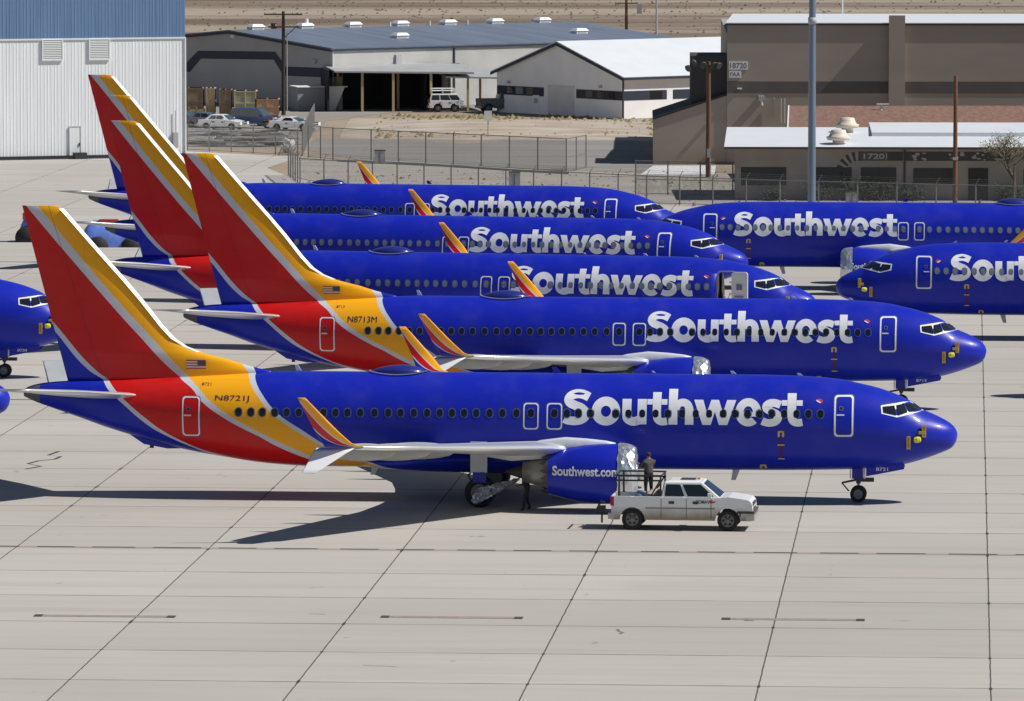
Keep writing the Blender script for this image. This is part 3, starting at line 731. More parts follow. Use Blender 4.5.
    for i in range(4): link('probe_cover', cached(('probe', i, side), lambda: probe(i)), fus)
    if reg:
        mb = MB(); text_decal(mb, [(reg, 31.07, 29.62, 4.19, 4.47, 0.)] if side < 0 else [(reg, 29.62, 31.07, 4.13, 4.40, .012)], side, M_NAVY, .012)
        link('registration', mb.mesh('registration', False), fus)
        mb = MB(); text_decal(mb, [(num, 31.7, 31.3, 4.84, 4.95, .0)], side, M_NAVY, .012); link('fleet_number', mb.mesh('fleet_number', False), fus)
        # flag on the dorsal fillet
        mb = MB(); y = -.36
        fw = MATS['flag_white'] if 'flag_white' in MATS else mat('flag_white', (.7, .68, .68), .5); fr = mat('flag_red', (.35, .08, .10), .5); fb = mat('flag_blue', (.06, .07, .12), .5)
        for i in range(7): mb.box(-32.46, -31.62, y-.004, y, 5.41+.054*i, 5.41+.054*(i+1)-.002, fr if i % 2 == 0 else fw)
        mb.box(-31.98, -31.62, y-.012, y-.005, 5.57, 5.786, fb)
        link('flag_decal', mb.mesh('flag_decal'), fus)
    # wings
    for s in (-1, 1):
        w = link('wing', cached(('wing', s), lambda: wing_mesh(s)), root)
        link('winglet', cached(('wl', s), lambda: winglet_mesh(s)), w); link('winglet', cached(('sk', s), lambda: strake_mesh(s)), w)
        for q in ((7.2, 20.2, 24.3, 2.72, .24), (10.4, 20.9, 24.6, 2.98, .22), (13.6, 22.0, 25.2, 3.28, .19)):
            link('flap_fairing', cached(('ff', s, q), lambda: fairing_mesh(*q, s)), w)
        e = link('engine', cached(('nac', s), lambda: nacelle_mesh(s)), root)
        link('exhaust_nozzle', cached(('core', s), lambda: core_mesh(s)), e); link('pylon', cached(('pyl', s), lambda: pylon_mesh(s)), e)
        if wrapped: c = link('inlet_cover', cached(('cv', s), lambda: cover_mesh(s, 5+s)), e)
        if s == side: link('engine_title', cached(('et', s), lambda: engine_title(s)), e)
        link('stabiliser', cached(('st', s), lambda: stab_mesh(s)), root)
        # main gear
        def strut():
            mb = MB(); y = s*3.2
            mb.tube((-19.77, y, .56), (-19.6, y*.97, 2.6), .11, .13, M_GEAR); mb.tube((-19.77, y-.42, .565), (-19.77, y+.42, .565), .08, .08, M_DARK)
            mb.tube((-19.7, y, 1.4), (-19.6, y*.55, 2.2), .06, .06, M_DARK); mb.tube((-19.9, y, .75), (-20.2, y, 1.3), .035, .035, M_DARK); mb.tube((-20.2, y, 1.3), (-19.75, y, 1.7), .035, .035, M_DARK)
            mb.box(-20.05, -19.35, y+s*.46, y+s*.52, 1.45, 2.75, M_SILV); mb.box(-19.95, -19.4, y+s*.54, y+s*.58, 1.05, 1.47, M_FUSBLUE); return mb.mesh('main_gear')
        g = link('main_gear', cached(('mg', s), strut), root)
        for dy in (-.36, .36):
            wv = link('wheel', cached('mw', lambda: wheel_mesh(.62, .42, 0)), g, (-19.68, s*3.2+dy, .62)); link('rim', cached('mr', lambda: rim_mesh(.62, .42)), g, (-19.68, s*3.2+dy, .62))
    f = link('tail_fin', cached('fin', fin_mesh), root); link('leading_edge', cached('finle', fin_le_mesh), f)
    # nose gear
    def ng():
        mb = MB(); mb.tube((-4.05, 0, .34), (-4.05, 0, .8), .055, .055, M_RIM); mb.tube((-4.05, 0, .78), (-4.05, 0, 1.6), .10, .12, M_FUSBLUE)
        mb.tube((-4.05, -.24, .345), (-4.05, .24, .345), .05, .05, M_DARK); mb.box(-4.15, -3.4, -.14, .14, .86, 1.02, M_DARK); mb.tube((-4.05, 0, .95), (-4.75, 0, .80), .05, .04, M_DARK); mb.tube((-4.75, 0, .80), (-4.45, 0, .45), .03, .03, M_DARK)
        mb.tube((-3.8, -.16, 1.0), (-3.8, -.16, 1.55), .045, .045, M_WHITE); mb.tube((-4.38, -.16, 1.0), (-4.38, -.16, 1.5), .03, .03, M_WHITE)
        mb.box(-4.32, -3.86, -.12, .12, .98, 1.52, M_FUSBLUE)
        return mb.mesh('nose_gear')
    g = link('nose_gear', cached('ng', ng), root)
    for dy in (-.2, .2):
        link('wheel', cached('nw', lambda: wheel_mesh(.345, .2, 0)), g, (-4.05, dy, .345)); link('rim', cached('nr', lambda: rim_mesh(.345, .2)), g, (-4.05, dy, .345))
    for s in (-1, 1):
        def nd():
            mb = MB(); mb.prism([(-2.16, 1.80), (-2.12, 1.44), (-3.72, 1.12), (-3.72, 1.56)], s*.44, s*.40, M_FUSBLUE); return mb.mesh('gear_door')
        dd = link('gear_door', cached(('nd', s), nd), g)
    if num:
        mb = MB(); text_decal(mb, [(num, 3.30, 2.80, 1.36, 1.50, .01)], -1, M_TITLE, 0, plane_wrap(-.448), 0); link('gear_door_number', mb.mesh('gear_door_number', False), g)
    return root

P1 = airliner((18.577, 261.26, 0), -.094, 'nearest blue airliner N8721J, white pickup parked under its nose side', -1, 'N8721J', '8721')
P2 = airliner((23.0, 303.8, 0), -.115, 'blue airliner N8713M, second in the row, just behind the nearest one', -1, 'N8713M', '8713')
P3 = airliner((16.22, 333.7, 0), -.243, 'third blue airliner in the row, with its white-lined forward door swung open', -1, None, None, True, opened=True)
P4 = airliner((13.78, 366.9, 0), -.249, 'fourth blue airliner in the row, between the open-doored one and the farthest one', -1, None, None, True)
P5 = airliner((11.139, 401.28, 0), -.188, 'farthest left-row blue airliner, nearest to the chain-link fence', -1, None, None, False)
R1 = airliner((7.5, 386.3, 0), PI-.094, 'farther of the two blue airliners facing left, its whole title readable', 1, None, None, True)
R2 = airliner((18.1, 347.7, 0), PI-.094, 'nearer blue airliner facing left, its title cut off by the photo edge', 1, None, None, True)
R3 = airliner((26.6, 311.0, 0), PI-.094, 'blue airliner beyond the right photo edge, only its nose shadow showing', 1, None, None, False)
L1 = airliner((-22.15, 321.7, 0), -.094, 'blue airliner nose at the left photo edge with cockpit windows and nose wheel', -1, None, '8730')
L2 = airliner((-22.45, 278.0, 0), -.094, 'blue airliner of which only the rounded nose tip shows at the left edge', -1, None, None)

# ------------------------------------------------------------------ ground
def sheet(name, pts, z, m):
    mb = MB(); mb.add([(x, y, z) for x, y in pts], [tuple(range(len(pts)))], m)
    return tag(link(name, mb.mesh(name)), kind='structure')
sheet('ground', [(-5000, -900), (5000, -900), (5000, 9000), (-5000, 9000)], -.03, ground_mat())
sheet('apron', [(-600, -400), (600, -400), (600, 452), (60, 458), (37, 462), (10, 474), (-15, 500), (-18.5, 512), (-20.5, 524), (-19, 536), (-19, 543), (-29, 552), (-600, 552)], 0., apron_mat())
M_ROAD = mat('weathered_asphalt', (.235, .225, .215), .9, noise=.14, nscale=.25, stretch=(.3, 1, 1), spec=.2)
sheet('service_road', [(-18, 575), (-19, 556), (-13, 536.5), (5, 520), (12, 516.5), (12, 532), (11.7, 560), (9, 590), (5, 585), (-4, 566), (-10, 572)], -.010, M_ROAD)
sheet('yard_pavement', [(-80, 556), (-19, 556), (-18, 610), (-12, 629), (8, 625), (8, 652), (-80, 652)], -.014, mat('yard_asphalt', (.27, .25, .23), .9, noise=.18, nscale=.12, spec=.2))
M_GRAV = mat('pale_gravel', (.34, .315, .28), .95, noise=.16, nscale=.5, stretch=(.3, 1, 1), spec=.15)
sheet('gravel_strip', [(-19, 543.5), (-18.2, 512), (-14.8, 500.5), (10.3, 474.6), (37, 462.8), (60, 459), (60, 520), (12.1, 516), (5, 519.7), (-13.2, 536)], -.006, M_GRAV)

def bits(name, n, region, size, m, seed, label=None):
    rnd = random.Random(seed); mb = MB()
    for i in range(n):
        x, y = region(rnd); s = rnd.uniform(*size); h = s*rnd.uniform(.4, .9); k = 6
        ph = [rnd.uniform(.6, 1.2) for _ in range(k)]
        vs = [(x+s*ph[j]*math.cos(2*PI*j/k), y+s*ph[j]*math.sin(2*PI*j/k), -.05) for j in range(k)]+[(x+s*.1, y, h)]
        mb.add(vs, [(j, (j+1) % k, k) for j in range(k)], m)
    return link(name, mb.mesh(name))
# scattered scrub, pebbles and tufts on the dirt
o = bits('desert_scrub', 4200, lambda r: (r.gauss(0, 60)+25*math.sin(r.random()*9), 690+r.random()**.7*600), (.08, .38), mat('dry_scrub', (.13, .11, .07), .9, noise=.3), 3); tag(o, 'dry brown scrub scattered over the desert', 'scrub', kind='stuff')
o = bits('dry_grass', 900, lambda r: (r.uniform(-13, 14), r.uniform(575, 622)), (.12, .5), mat('dry_grass_tuft', (.24, .20, .10), .95, noise=.3), 4); tag(o, 'dry yellow grass tufts on the dirt mound', 'grass', kind='stuff')
o = bits('rubble', 700, lambda r: (r.uniform(-20, 36), r.uniform(470, 520)), (.06, .25), mat('pale_rubble', (.20, .19, .17), .95, noise=.3), 5); tag(o, 'small stones and weeds along the fence line', 'rubble', kind='stuff')
# dirt mound in front of the canopy
def mound():
    mb = MB(); nx, ny = 60, 26; vs = []
    rnd = random.Random(9); ph = [(rnd.uniform(.2, .9), rnd.uniform(.2, .9), rnd.uniform(0, 6)) for _ in range(8)]
    for j in range(ny+1):
        for i in range(nx+1):
            u, v = i/nx, j/ny; x = -16+31*u; y = 575+42*v+(-6*u)
            e = math.sin(PI*u)**.5*math.sin(PI*v)**.7; h = .40*e*(1+.10*sum(math.sin(a*x*.5+b*y*.2+c) for a, b, c in ph)/4)
            vs.append((x, y, h-.04))
    mb.add(vs, [(j*(nx+1)+i, j*(nx+1)+i+1, (j+1)*(nx+1)+i+1, (j+1)*(nx+1)+i) for j in range(ny) for i in range(nx)], mat('tan_dirt', (.40, .32, .24), .95, noise=.25, nscale=.35, stretch=(.5, 1, 1), col2=(.46, .41, .35)), True)
    return tag(link('terrain', mb.mesh('terrain')), kind='structure')
mound()

# painted dashes and sealed slots in the concrete
t = R(-4.17); ux, uy = math.cos(t), math.sin(t)
def gl(x, y, L, w, z=0.): return [(x, y), (x+ux*L, y+uy*L), (x+ux*L-uy*w, y+uy*L+ux*w), (x-uy*w, y+ux*w)]
mb = MB(); md1 = mat('dark_sealant', (.06, .055, .05), .8); md2 = mat('rusty_sealant', (.36, .28, .21), .85)
x, y = -23.5, 245.35; k = 0
while x < 25:
    L = random.choice([1.5, 1.7, 1.9]) if k % 2 == 0 else random.choice([.7, .9]); p = gl(x, y, L, .30)
    mb.add([(a, b, .004) for a, b in p], [(0, 1, 2, 3)], md1 if k % 2 == 0 else md2); x += ux*L; y += uy*L; k += 1
tag(link('pavement_marking', mb.mesh('pavement_marking')), kind='structure')
mb = MB(); CR = [(-20.95, 275.23), (-20.45, 276.5), (-21.2, 277.6), (-20.9, 278.9), (-20.3, 279.6), (-20.2, 280.9), (-20.9, 281.4), (-20.6, 283.2)]
CR = [(a-.6+.08*k, b) for k, (a, b) in enumerate(CR)]
for (a, b), (c, d) in zip(CR, CR[1:]):
    mb.add([(a, b, .004), (a+.16, b-.1, .004), (c+.16, d-.1, .004), (c, d, .004)], [(0, 1, 2, 3)], md1)
tag(link('pavement_crack', mb.mesh('pavement_crack')), kind='structure')
def slot_mesh():
    mb = MB(); L = 4.95
    mb.add([(x, y, .006) for x, y in ((0, -.22), (L, -.22), (L, .22), (0, .22))], [(0, 1, 2, 3)], mat('slot_filler', (.30, .245, .20), .85, noise=.15))
    for yy in (-.23, .23): mb.box(0, L, yy-.010, yy+.010, -.02, .009, mat('slot_edge', (.16, .13, .11), .85))
    for xx in (-.1, L-.25): mb.box(xx, xx+.3, -.28, .28, -.02, .018, md1)
    return mb.mesh('tie_down_slot')
for (x, y), lab in zip(((-17.05, 223.3), (-4.60, 222.95), (7.6, 222.35)), ('left of the three brown slots let into the concrete', 'middle of the three brown slots let into the concrete', 'right-hand of the three brown slots let into the concrete')):
    tag(link('tie_down_slot', cached('slot', slot_mesh), None, (x, y, 0), (0, 0, t)), lab, 'pavement slot', 'slots in the concrete')

# ------------------------------------------------------------------ road vehicles
M_TW = None
def dirty_white():
    m = bpy.data.materials.new('dusty_white_paint'); m.use_nodes = True; g = NG(m); b = g.n['Principled BSDF']
    tc = g.new('ShaderNodeTexCoord'); sp = g.new('ShaderNodeSeparateXYZ'); g.l.new(tc.outputs['Object'], sp.inputs[0])
    n = g.noise(tc.outputs['Object'], 2.5, 5); zz = g.math('ADD', sp.outputs[2], g.math('MULTIPLY', g.math('SUBTRACT', n, .5), .35))
    xx = g.ramp(sp.outputs[0], 0.2, 1.2)
    c = g.mix(g.math('MULTIPLY', g.ramp(zz, 1.0, .50), .97), (.80, .81, .82), (.30, .23, .15)); g.l.new(c, b.inputs['Base Color'])
    b.inputs['Roughness'].default_value = .35; b.inputs['Coat Weight'].default_value = .3
    return m
M_TW = dirty_white()
def arch(cx, r, z0, n=9): return [(cx+r*math.cos(PI-PI*k/n), z0+r*math.sin(PI-PI*k/n)) for k in range(n+1)]
def vehicle(name, loc, rz, label, cat, st, group=None):
    """st: L,W,zb,zbelt,hood pts, cabin, wheels, paint"""
    root = empty(name, loc, rz, label, cat, group); L, W = st['L'], st['W']; p = st['paint']; h = W/2; wr = st['wr']; zb = st['zb']
    w1, w2 = st['wx']; key = st['key']
    def body():
        mb = MB(); up = st['upper']
        low = [(0.02, zb)]+arch(w1, wr*1.18, zb)+arch(w2, wr*1.18, zb)+[(L-.05, zb)]
        poly = low+list(reversed(up))
        if st.get('bed'):
            bl, bf = st['bed']
            # side skins full length, then solid blocks for hood and cab, and the open bed
            for s in (-1, 1): mb.prism(poly, s*h, s*(h-.07), p)
            mb.prism([(bl+.02, .62), (w2-wr*1.2, .62), (w2-wr*1.2, .92), (L-.2, .92), (L-.03, zb+.25)]+[(x, z-.004) for x, z in reversed(up) if x >= bl-.01], -h+.07, h-.07, p)
            mb.box(0.08, bl, -h+.07, h-.07, bf-.08, bf, mat('bed_liner', (.05, .05, .05), .8))
            mb.box(0.0, .07, -h+.07, h-.07, zb+.05, up[0][1], p)
            for s in (-1, 1): mb.box(w1-.45, w1+.45, s*(h-.07), s*(h-.32), bf, bf+.22, mat('bed_liner', (.05, .05, .05), .8))
        else:
            mb.prism(poly, -h, h, p)
        return mb.mesh('body')
    bm_ = cached((key, 'body'), body); b = link('body', bm_, root)
    md = b.modifiers.new('bevel', 'BEVEL'); md.width = .03; md.segments = 2; md.limit_method = 'ANGLE'; md.angle_limit = R(35)
    xr, xf, tr, tf, zt, tw, zbl = st['cab']        # base rear, base front, top rear, top front, top z, top half width, belt z
    def S(u, v, s, e=0.):                       # point on side of greenhouse u 0 rear..1 front, v 0..1 up
        x0 = xr+(xf-xr)*u; x1 = tr+(tf-tr)*u; y = (h-.04)+(tw-(h-.04))*v
        return (x0+(x1-x0)*v, s*(y+e), zbl+(zt-zbl)*v)
    def cab():
        mb = MB(); B = [(xr, -h+.04, zbl-.02), (xf, -h+.04, zbl-.02), (xf, h-.04, zbl-.02), (xr, h-.04, zbl-.02)]; T = [(tr, -tw, zt), (tf, -tw, zt), (tf, tw, zt), (tr, tw, zt)]
        mb.hexa(B, T, p); mb.hexa([(tr+.06, -tw+.06, zt-.003), (tf-.06, -tw+.06, zt-.003), (tf-.06, tw-.06, zt-.003), (tr+.06, tw-.06, zt-.003)], [(tr+.2, -tw+.2, zt+.035), (tf-.2, -tw+.2, zt+.035), (tf-.2, tw-.2, zt+.035), (tr+.2, tw-.2, zt+.035)], p)
        return mb.mesh('cab')
    c = link('cab', cached((key, 'cab'), cab), root); md = c.modifiers.new('bevel', 'BEVEL'); md.width = .04; md.segments = 2; md.limit_method = 'ANGLE'; md.angle_limit = R(30)
    def wins(i, ss=(-1, 1)):
        mb = MB()
        if i < len(st['win']):
            u0, u1, v0, v1 = st['win'][i]
            for s in ss:
                q = [S(u0, v0, s, .012), S(u1, v0, s, .012), S(u1, v1, s, .012), S(u0, v1, s, .012)]; mb.add(q, [(0, 1, 2, 3)], M_GLASS)
        else:
            for (xb, xt) in (((xf, tf),) if i == len(st['win']) else ((xr, tr),)):
                sg = 1 if i == len(st['win']) else -1; e = .015*sg
                f = lambda y, v: (xb+(xt-xb)*v+e, y*((h-.1)+(tw-h+.04)*v), zbl+(zt-zbl)*v+.006)
                mb.add([f(-1, .06), f(1, .06), f(.97, .92), f(-.97, .92)], [(0, 1, 2, 3)], mat('windshield_glass', (.05, .09, .10), .05, spec=.9) if sg > 0 else M_GLASS)
        return mb.mesh('window', False)
    for i in range(len(st['win'])):
        for s1 in (-1, 1): link('window', cached((key, 'win', i, s1), lambda: wins(i, (s1,))), c)
    link('windshield', cached((key, 'ws'), lambda: wins(len(st['win']))), c)
    link('rear_window', cached((key, 'rw'), lambda: wins(len(st['win'])+1)), c)
    for x in (w1, w2):
        for s in (-1, 1):
            wh = link('wheel', cached((key, 'tyre'), lambda: wheel_mesh(wr, .24, 0)), root, (x, s*(h-.14), wr))
            def rim():
                mb = MB(); mb.lathe([(-.13, .02), (-.12, wr*.2), (-.08, wr*.25), (-.07, wr*.45), (-.12, wr*.62), (.12, wr*.62), (.07, wr*.45), (.08, wr*.25), (.12, wr*.2), (.13, .02)], (0, 0, 0), (0, 1, 0), mat('alloy_grey', (.20, .195, .19), .45, metal=.2), 20, True, True)
                for k in range(6):
                    t = 2*PI*k/6
                    for sy in (-1, 1):
                        cx, cz = wr*.42*math.cos(t), wr*.42*math.sin(t); mb.lathe([(-.01, .045), (.02, .045)], (cx, sy*.098, cz), (0, sy, 0), M_BLACK, 8, False, True)
                return mb.mesh('rim')
            link('rim', cached((key, 'rim'), rim), wh)
    def lights(f):
        mb = MB()
        return mb
    zl = st['light']
    for s in (-1, 1):
        def hl():
            mb = MB(); mb.box(L-.28, L-.015, s*(h+.008), s*(h-.42), zl-.1, zl+.1, mat('headlight_glass', (.75, .75, .72), .1)); return mb.mesh('headlight')
        link('headlight', cached((key, 'hl', s), hl), root)
        def tl():
            mb = MB(); mb.box(-.02, .12, s*(h+.01), s*(h-.16), zl-.02, zl+.35, mat('tail_light_red', (.35, .01, .01), .3)); return mb.mesh('tail_light')
        link('tail_light', cached((key, 'tl', s), tl), root)
        def mir():
            mb = MB(); mb.box(xf-.52, xf-.38, s*(h+.02), s*(h+.22), zbl+.0, zbl+.2, p); return mb.mesh('mirror')
        link('mirror', cached((key, 'mir', s), mir), root)
    def grille():
        mb = MB(); mb.box(L-.04, L+.01, -h+.44, h-.44, zl-.16, zl+.14, M_DARK); mb.box(L+.0, L+.035, -h+.4, h-.4, zl-.03, zl+.02, M_SILV); return mb.mesh('grille')
    link('grille', cached((key, 'gr'), grille), root)
    def bump(f):
        mb = MB(); x0, x1 = ((L-.25, L+.08) if f else (-.12, .12)); m = mat('bumper_chrome', (.45, .45, .45), .3, metal=.5)
        mb.box(x0, x1, -h-.01, h+.01, zb+.02, zb+.24, m); return mb.mesh('bumper')
    for f in (1, 0): bo = link('bumper', cached((key, 'bu', f), lambda: bump(f)), root)
    for nm_, lst in (('door_seam', st['seams']), ('door_handle', st['handles'])):
        for xx in lst:
            for s in (-1, 1):
                def dl():
                    mb = MB()
                    if nm_ == 'door_seam': mb.box(xx-.012, xx+.012, s*(h-.01), s*(h+.003), zb+.08, zbl-.05, M_DARK)
                    else: mb.box(xx-.11, xx+.11, s*(h-.01), s*(h+.02), zbl-.26, zbl-.15, M_DARK)
                    return mb.mesh(nm_)
                link(nm_, cached((key, nm_, xx, s), dl), root)
    return root

TRUCK = dict(key='truck', L=5.72, W=1.98, zb=.42, wr=.43, wx=(.86, 4.72), paint=M_TW, bed=(2.02, .78), light=1.0,
             upper=[(0, 1.37), (2.02, 1.37), (2.03, 1.34), (4.42, 1.35), (4.75, 1.38), (5.30, 1.31), (5.56, 1.26), (5.67, 1.17), (5.72, .95), (5.72, .55)],
             cab=(2.03, 4.45, 2.14, 3.66, 1.96, .82, 1.34), win=[(.06, .40, .08, .84), (.455, .90, .08, .84)], seams=(2.03, 3.05, 4.05), handles=(2.45, 3.42))
# the truck: rear near wheel at (4.85,251.9), front near wheel at (8.72,251.35)
tz = -.125; c_, s_ = math.cos(tz), math.sin(tz)
# place so the near rear wheel (.86,-.85) lands at the measured spot
tx = 4.85-(.86*c_+.90*s_); ty = 252.05-(.86*s_-.90*c_)-1.0
TR = vehicle('pickup_truck', (tx, ty, 0), tz, 'dusty white crew-cab pickup with a black ladder rack, parked by the engine', 'pickup truck', TRUCK)
def tl(x, y, z): return (tx+x*c_-y*s_, ty+x*s_+y*c_, z)
# rack, cladding, logo, hitch
mb = MB(); mk = mat('rack_black', (.015, .015, .017), .5)
for s in (-1, 1):
    for z in (2.0, 2.2): mb.tube((.15, s*.88, z), (2.05, s*.88, z), .035, .035, mk)
    for x in (.32, 2.0): mb.tube((x, s*.9, 1.35), (x, s*.88, 2.2), .04, .035, mk)
    mb.tube((1.62, s*.9, 1.4), (2.0, s*.88, 2.05), .03, .03, mk)
for x in (.2, 2.03): mb.tube((x, -.88, 2.2), (x, .88, 2.2), .035, .035, mk)
link('ladder_rack', mb.mesh('ladder_rack'), TR)
mb = MB()
for s in (-1, 1): mb.box(1.4, 4.2, s*.985, s*1.0, .88, .93, mat('moulding_tan', (.26, .22, .17), .6))
mb.box(5.1, 5.79, -1.0, 1.0, .72, .82, mat('bumper_dark', (.06, .06, .06), .6)); mb.box(5.2, 5.25, -1.005, -.985, .6, .8, M_DARK)
mb.box(4.0, 5.2, .98, .99, .9, 1.0, M_DARK)
link('side_moulding', mb.mesh('side_moulding'), TR)
mb = MB(); mb.box(2.75, 3.35, -.34, .34, 1.985, 2.02, M_DARK); mb.box(3.42, 3.52, -.1, .1, 1.98, 2.05, mat('amber_lens', (.6, .2, .02), .4)); link('sunroof', mb.mesh('sunroof'), TR)
mb = MB(); text_decal(mb, [('COMAV', -3.42, -4.0, 1.10, 1.24, .02)], -1, M_DARK, 0, plane_wrap(-1.003), 0)
mb.add([(4.02, -1.003, 1.15), (4.30, -1.003, 1.24), (4.16, -1.003, 1.13), (4.1, -1.003, 1.12)], [(0, 1, 2, 3)], M_HEART); mb.add([(3.99, -1.004, 1.12), (4.12, -1.004, 1.12), (4.12, -1.004, 1.24), (3.99, -1.004, 1.24)], [(0, 1, 2, 3)], M_HEART)
link('company_logo', mb.mesh('company_logo', False), TR)
mb = MB(); mb.box(-.75, .05, -.06, .06, .50, .58, M_DARK); mb.box(-.75, -.3, -.3, .3, .60, .68, M_DARK); mb.tube((-.7, 0, .66), (-.55, .1, 1.0), .05, .04, M_DARK); mb.tube((-.55, .1, 1.0), (-.35, 0, .98), .05, .05, M_DARK); mb.tube((-.45, -.2, .2), (-.45, -.2, .7), .04, .04, M_DARK); mb.box(-.6, -.3, -.35, -.1, .62, .9, M_DARK)
link('tow_hitch', mb.mesh('tow_hitch'), TR)
# things lying in the bed
def lump(name, dims, m, seed, loc, rz, label, cat, group=None, amp=.2):
    bm = bmesh.new(); bmesh.ops.create_icosphere(bm, subdivisions=3, radius=.5); rnd = random.Random(seed)
    ph = [(rnd.uniform(2, 9), rnd.uniform(2, 9), rnd.uniform(2, 9), rnd.uniform(0, 6)) for _ in range(6)]
    for v in bm.verts:
        q = 1+amp*sum(math.sin(a*v.co.x+b*v.co.y+c*v.co.z+d) for a, b, c, d in ph)/3
        v.co *= q; v.co.x *= dims[0]; v.co.y *= dims[1]; v.co.z = max(-.42, v.co.z)*dims[2]
    zm = min(v.co.z for v in bm.verts)
    for v in bm.verts: v.co.z -= zm
    me = bpy.data.meshes.new(name); bm.to_mesh(me); bm.free(); me.materials.append(m)
    for p in me.polygons: p.use_smooth = True
    return tag(link(name, me, None, loc, (0, 0, rz)), label, cat, group)
lump('cloth_bag', (.55, .5, .40), mat('blue_cloth', (.16, .26, .42), .8, noise=.2), 2, tl(1.22, -.35, 1.2), 0, 'pale blue cloth bundle in the pickup bed beside the worker', 'bag')
lump('tool_bag', (.75, .6, .42), mat('beige_canvas', (.42, .38, .31), .85, noise=.2), 3, tl(1.68, -.35, 1.2), .4, 'beige canvas bundle against the pickup cab in the bed', 'bag')
mb = MB(); mb.box(.55, 2.0, -.75, .75, .782, 1.17, M_DARK); mb.box(.53, 2.01, -.77, .77, 1.17, 1.2, M_RIM)
o = link('tool_chest', mb.mesh('tool_chest'), None, (tx, ty, 0), (0, 0, tz)); tag(o, 'low dark tool chest lying in the pickup bed', 'tool chest')

# ------------------------------------------------------------------ people
FATJ = {'pelvis', 'waist', 'chest', 'upper', 'hipL', 'hipR', 'kneeL', 'kneeR', 'shL', 'shR', 'elL', 'elR'}
def person(loc, rz, J, label, cloth, hair=(.02, .015, .012), trous=(.02, .02, .025), sc_=1., fat=1.):
    """J: joint dict in metres, figure faces +x. One continuous skin from a skeleton; clothing is material by region."""
    names = list(J['p'].keys()); vs = [Vector(J['p'][n]) for n in names]; ed = [(names.index(a), names.index(b)) for a, b in J['e']]
    me = bpy.data.meshes.new('person'); me.from_pydata([v*sc_ for v in vs], ed, []); o = bpy.data.objects.new('person', me); COL.objects.link(o)
    md = o.modifiers.new('skin', 'SKIN'); md.use_smooth_shade = True
    for i, n in enumerate(names):
        r = J['r'][n]; r = r if isinstance(r, tuple) else (r, r); me.skin_vertices[0].data[i].radius = (r[0]*sc_*(fat if n in FATJ else 1), r[1]*sc_*(fat if n in FATJ else 1)); me.skin_vertices[0].data[i].use_root = (n == 'pelvis')
    o.modifiers.new('sub', 'SUBSURF').levels = 2; o.modifiers['sub'].render_levels = 2
    dg = bpy.context.evaluated_depsgraph_get(); dg.update(); nm = bpy.data.meshes.new_from_object(o.evaluated_get(dg)); o.modifiers.clear(); o.data = nm
    skin = mat('skin', (.30, .16, .10), .6); c = mat('cloth_'+label[:12], cloth, .9, noise=.2, nscale=8); t = mat('trousers_'+label[:12], trous, .9); sh = mat('boots', (.015, .012, .01), .7)
    nm.materials.clear()
    for m in (skin, c, t, sh): nm.materials.append(m)
    P = {n: Vector(J['p'][n])*sc_ for n in names}
    for p in nm.polygons:
        q = p.center; z = q.z/sc_; dh = min((q-P['handL']).length, (q-P['handR']).length)
        p.use_smooth = True
        p.material_index = 0 if (z > J['neckz'] or dh < .10*sc_) else (3 if z < .10 else (2 if z < J['waist'] else 1))
    o.location = loc; o.rotation_euler = (0, 0, rz); tag(o, label, 'person')
    # hair cap, face
    hd = P['head']; mb = MB()
    mb.lathe([(-.02, .113), (.04, .118), (.08, .10), (.115, .06), (.125, .01)], hd+Vector((-.015, 0, .0)), (-.25, 0, 1), mat('dark_hair', hair, .8), 16, False, True)
    link('hair', mb.mesh('hair'), o)
    mb = MB(); mb.lathe([(0, .02), (.03, .012), (.04, .003)], hd+Vector((.085, 0, -.015)), (1, 0, -.2), skin, 8, False, True)
    for s in (-1, 1):
        mb.lathe([(0, .012), (.008, .008), (.011, .002)], hd+Vector((.088, s*.034, .012)), (1, 0, 0), M_DARK, 8, False, True)
        mb.lathe([(0, .028), (.014, .02), (.018, .004)], hd+Vector((-.005, s*.09, -.01)), (0, s, 0), skin, 8, False, True)
    mb.box(hd.x+.082, hd.x+.092, -.026, .026, hd.z-.062, hd.z-.054, mat('lips', (.22, .09, .07), .6))
    link('face', mb.mesh('face'), o)
    # fingers: each its own tapering chain from the palm
    for hn, an in (('handL', 'wristL'), ('handR', 'wristR')):
        h, w = P[hn], P[an]; d = (h-w).normalized(); sd = d.cross(Vector((0, 0, 1)))
        if sd.length < .2: sd = Vector((0, 1, 0))
        sd.normalize(); up = sd.cross(d); mb = MB()
        for k, (off, ln) in enumerate(((-.03, .07), (-.010, .08), (.010, .075), (.03, .06))):
            a = h+sd*off; b = a+d*ln*.55-up*.01; e = b+d*ln*.35-up*.035; mb.tube(a, b, .011, .010, skin, 8); mb.tube(b, e, .010, .008, skin, 8)
        mb.tube(h-d*.04+sd*.03, h+sd*.065+d*.0, .012, .009, skin, 8); mb.tube(h+sd*.065, h+sd*.07+d*.035, .009, .007, skin, 8)
        link('fingers', mb.mesh('fingers'), o)
    return o
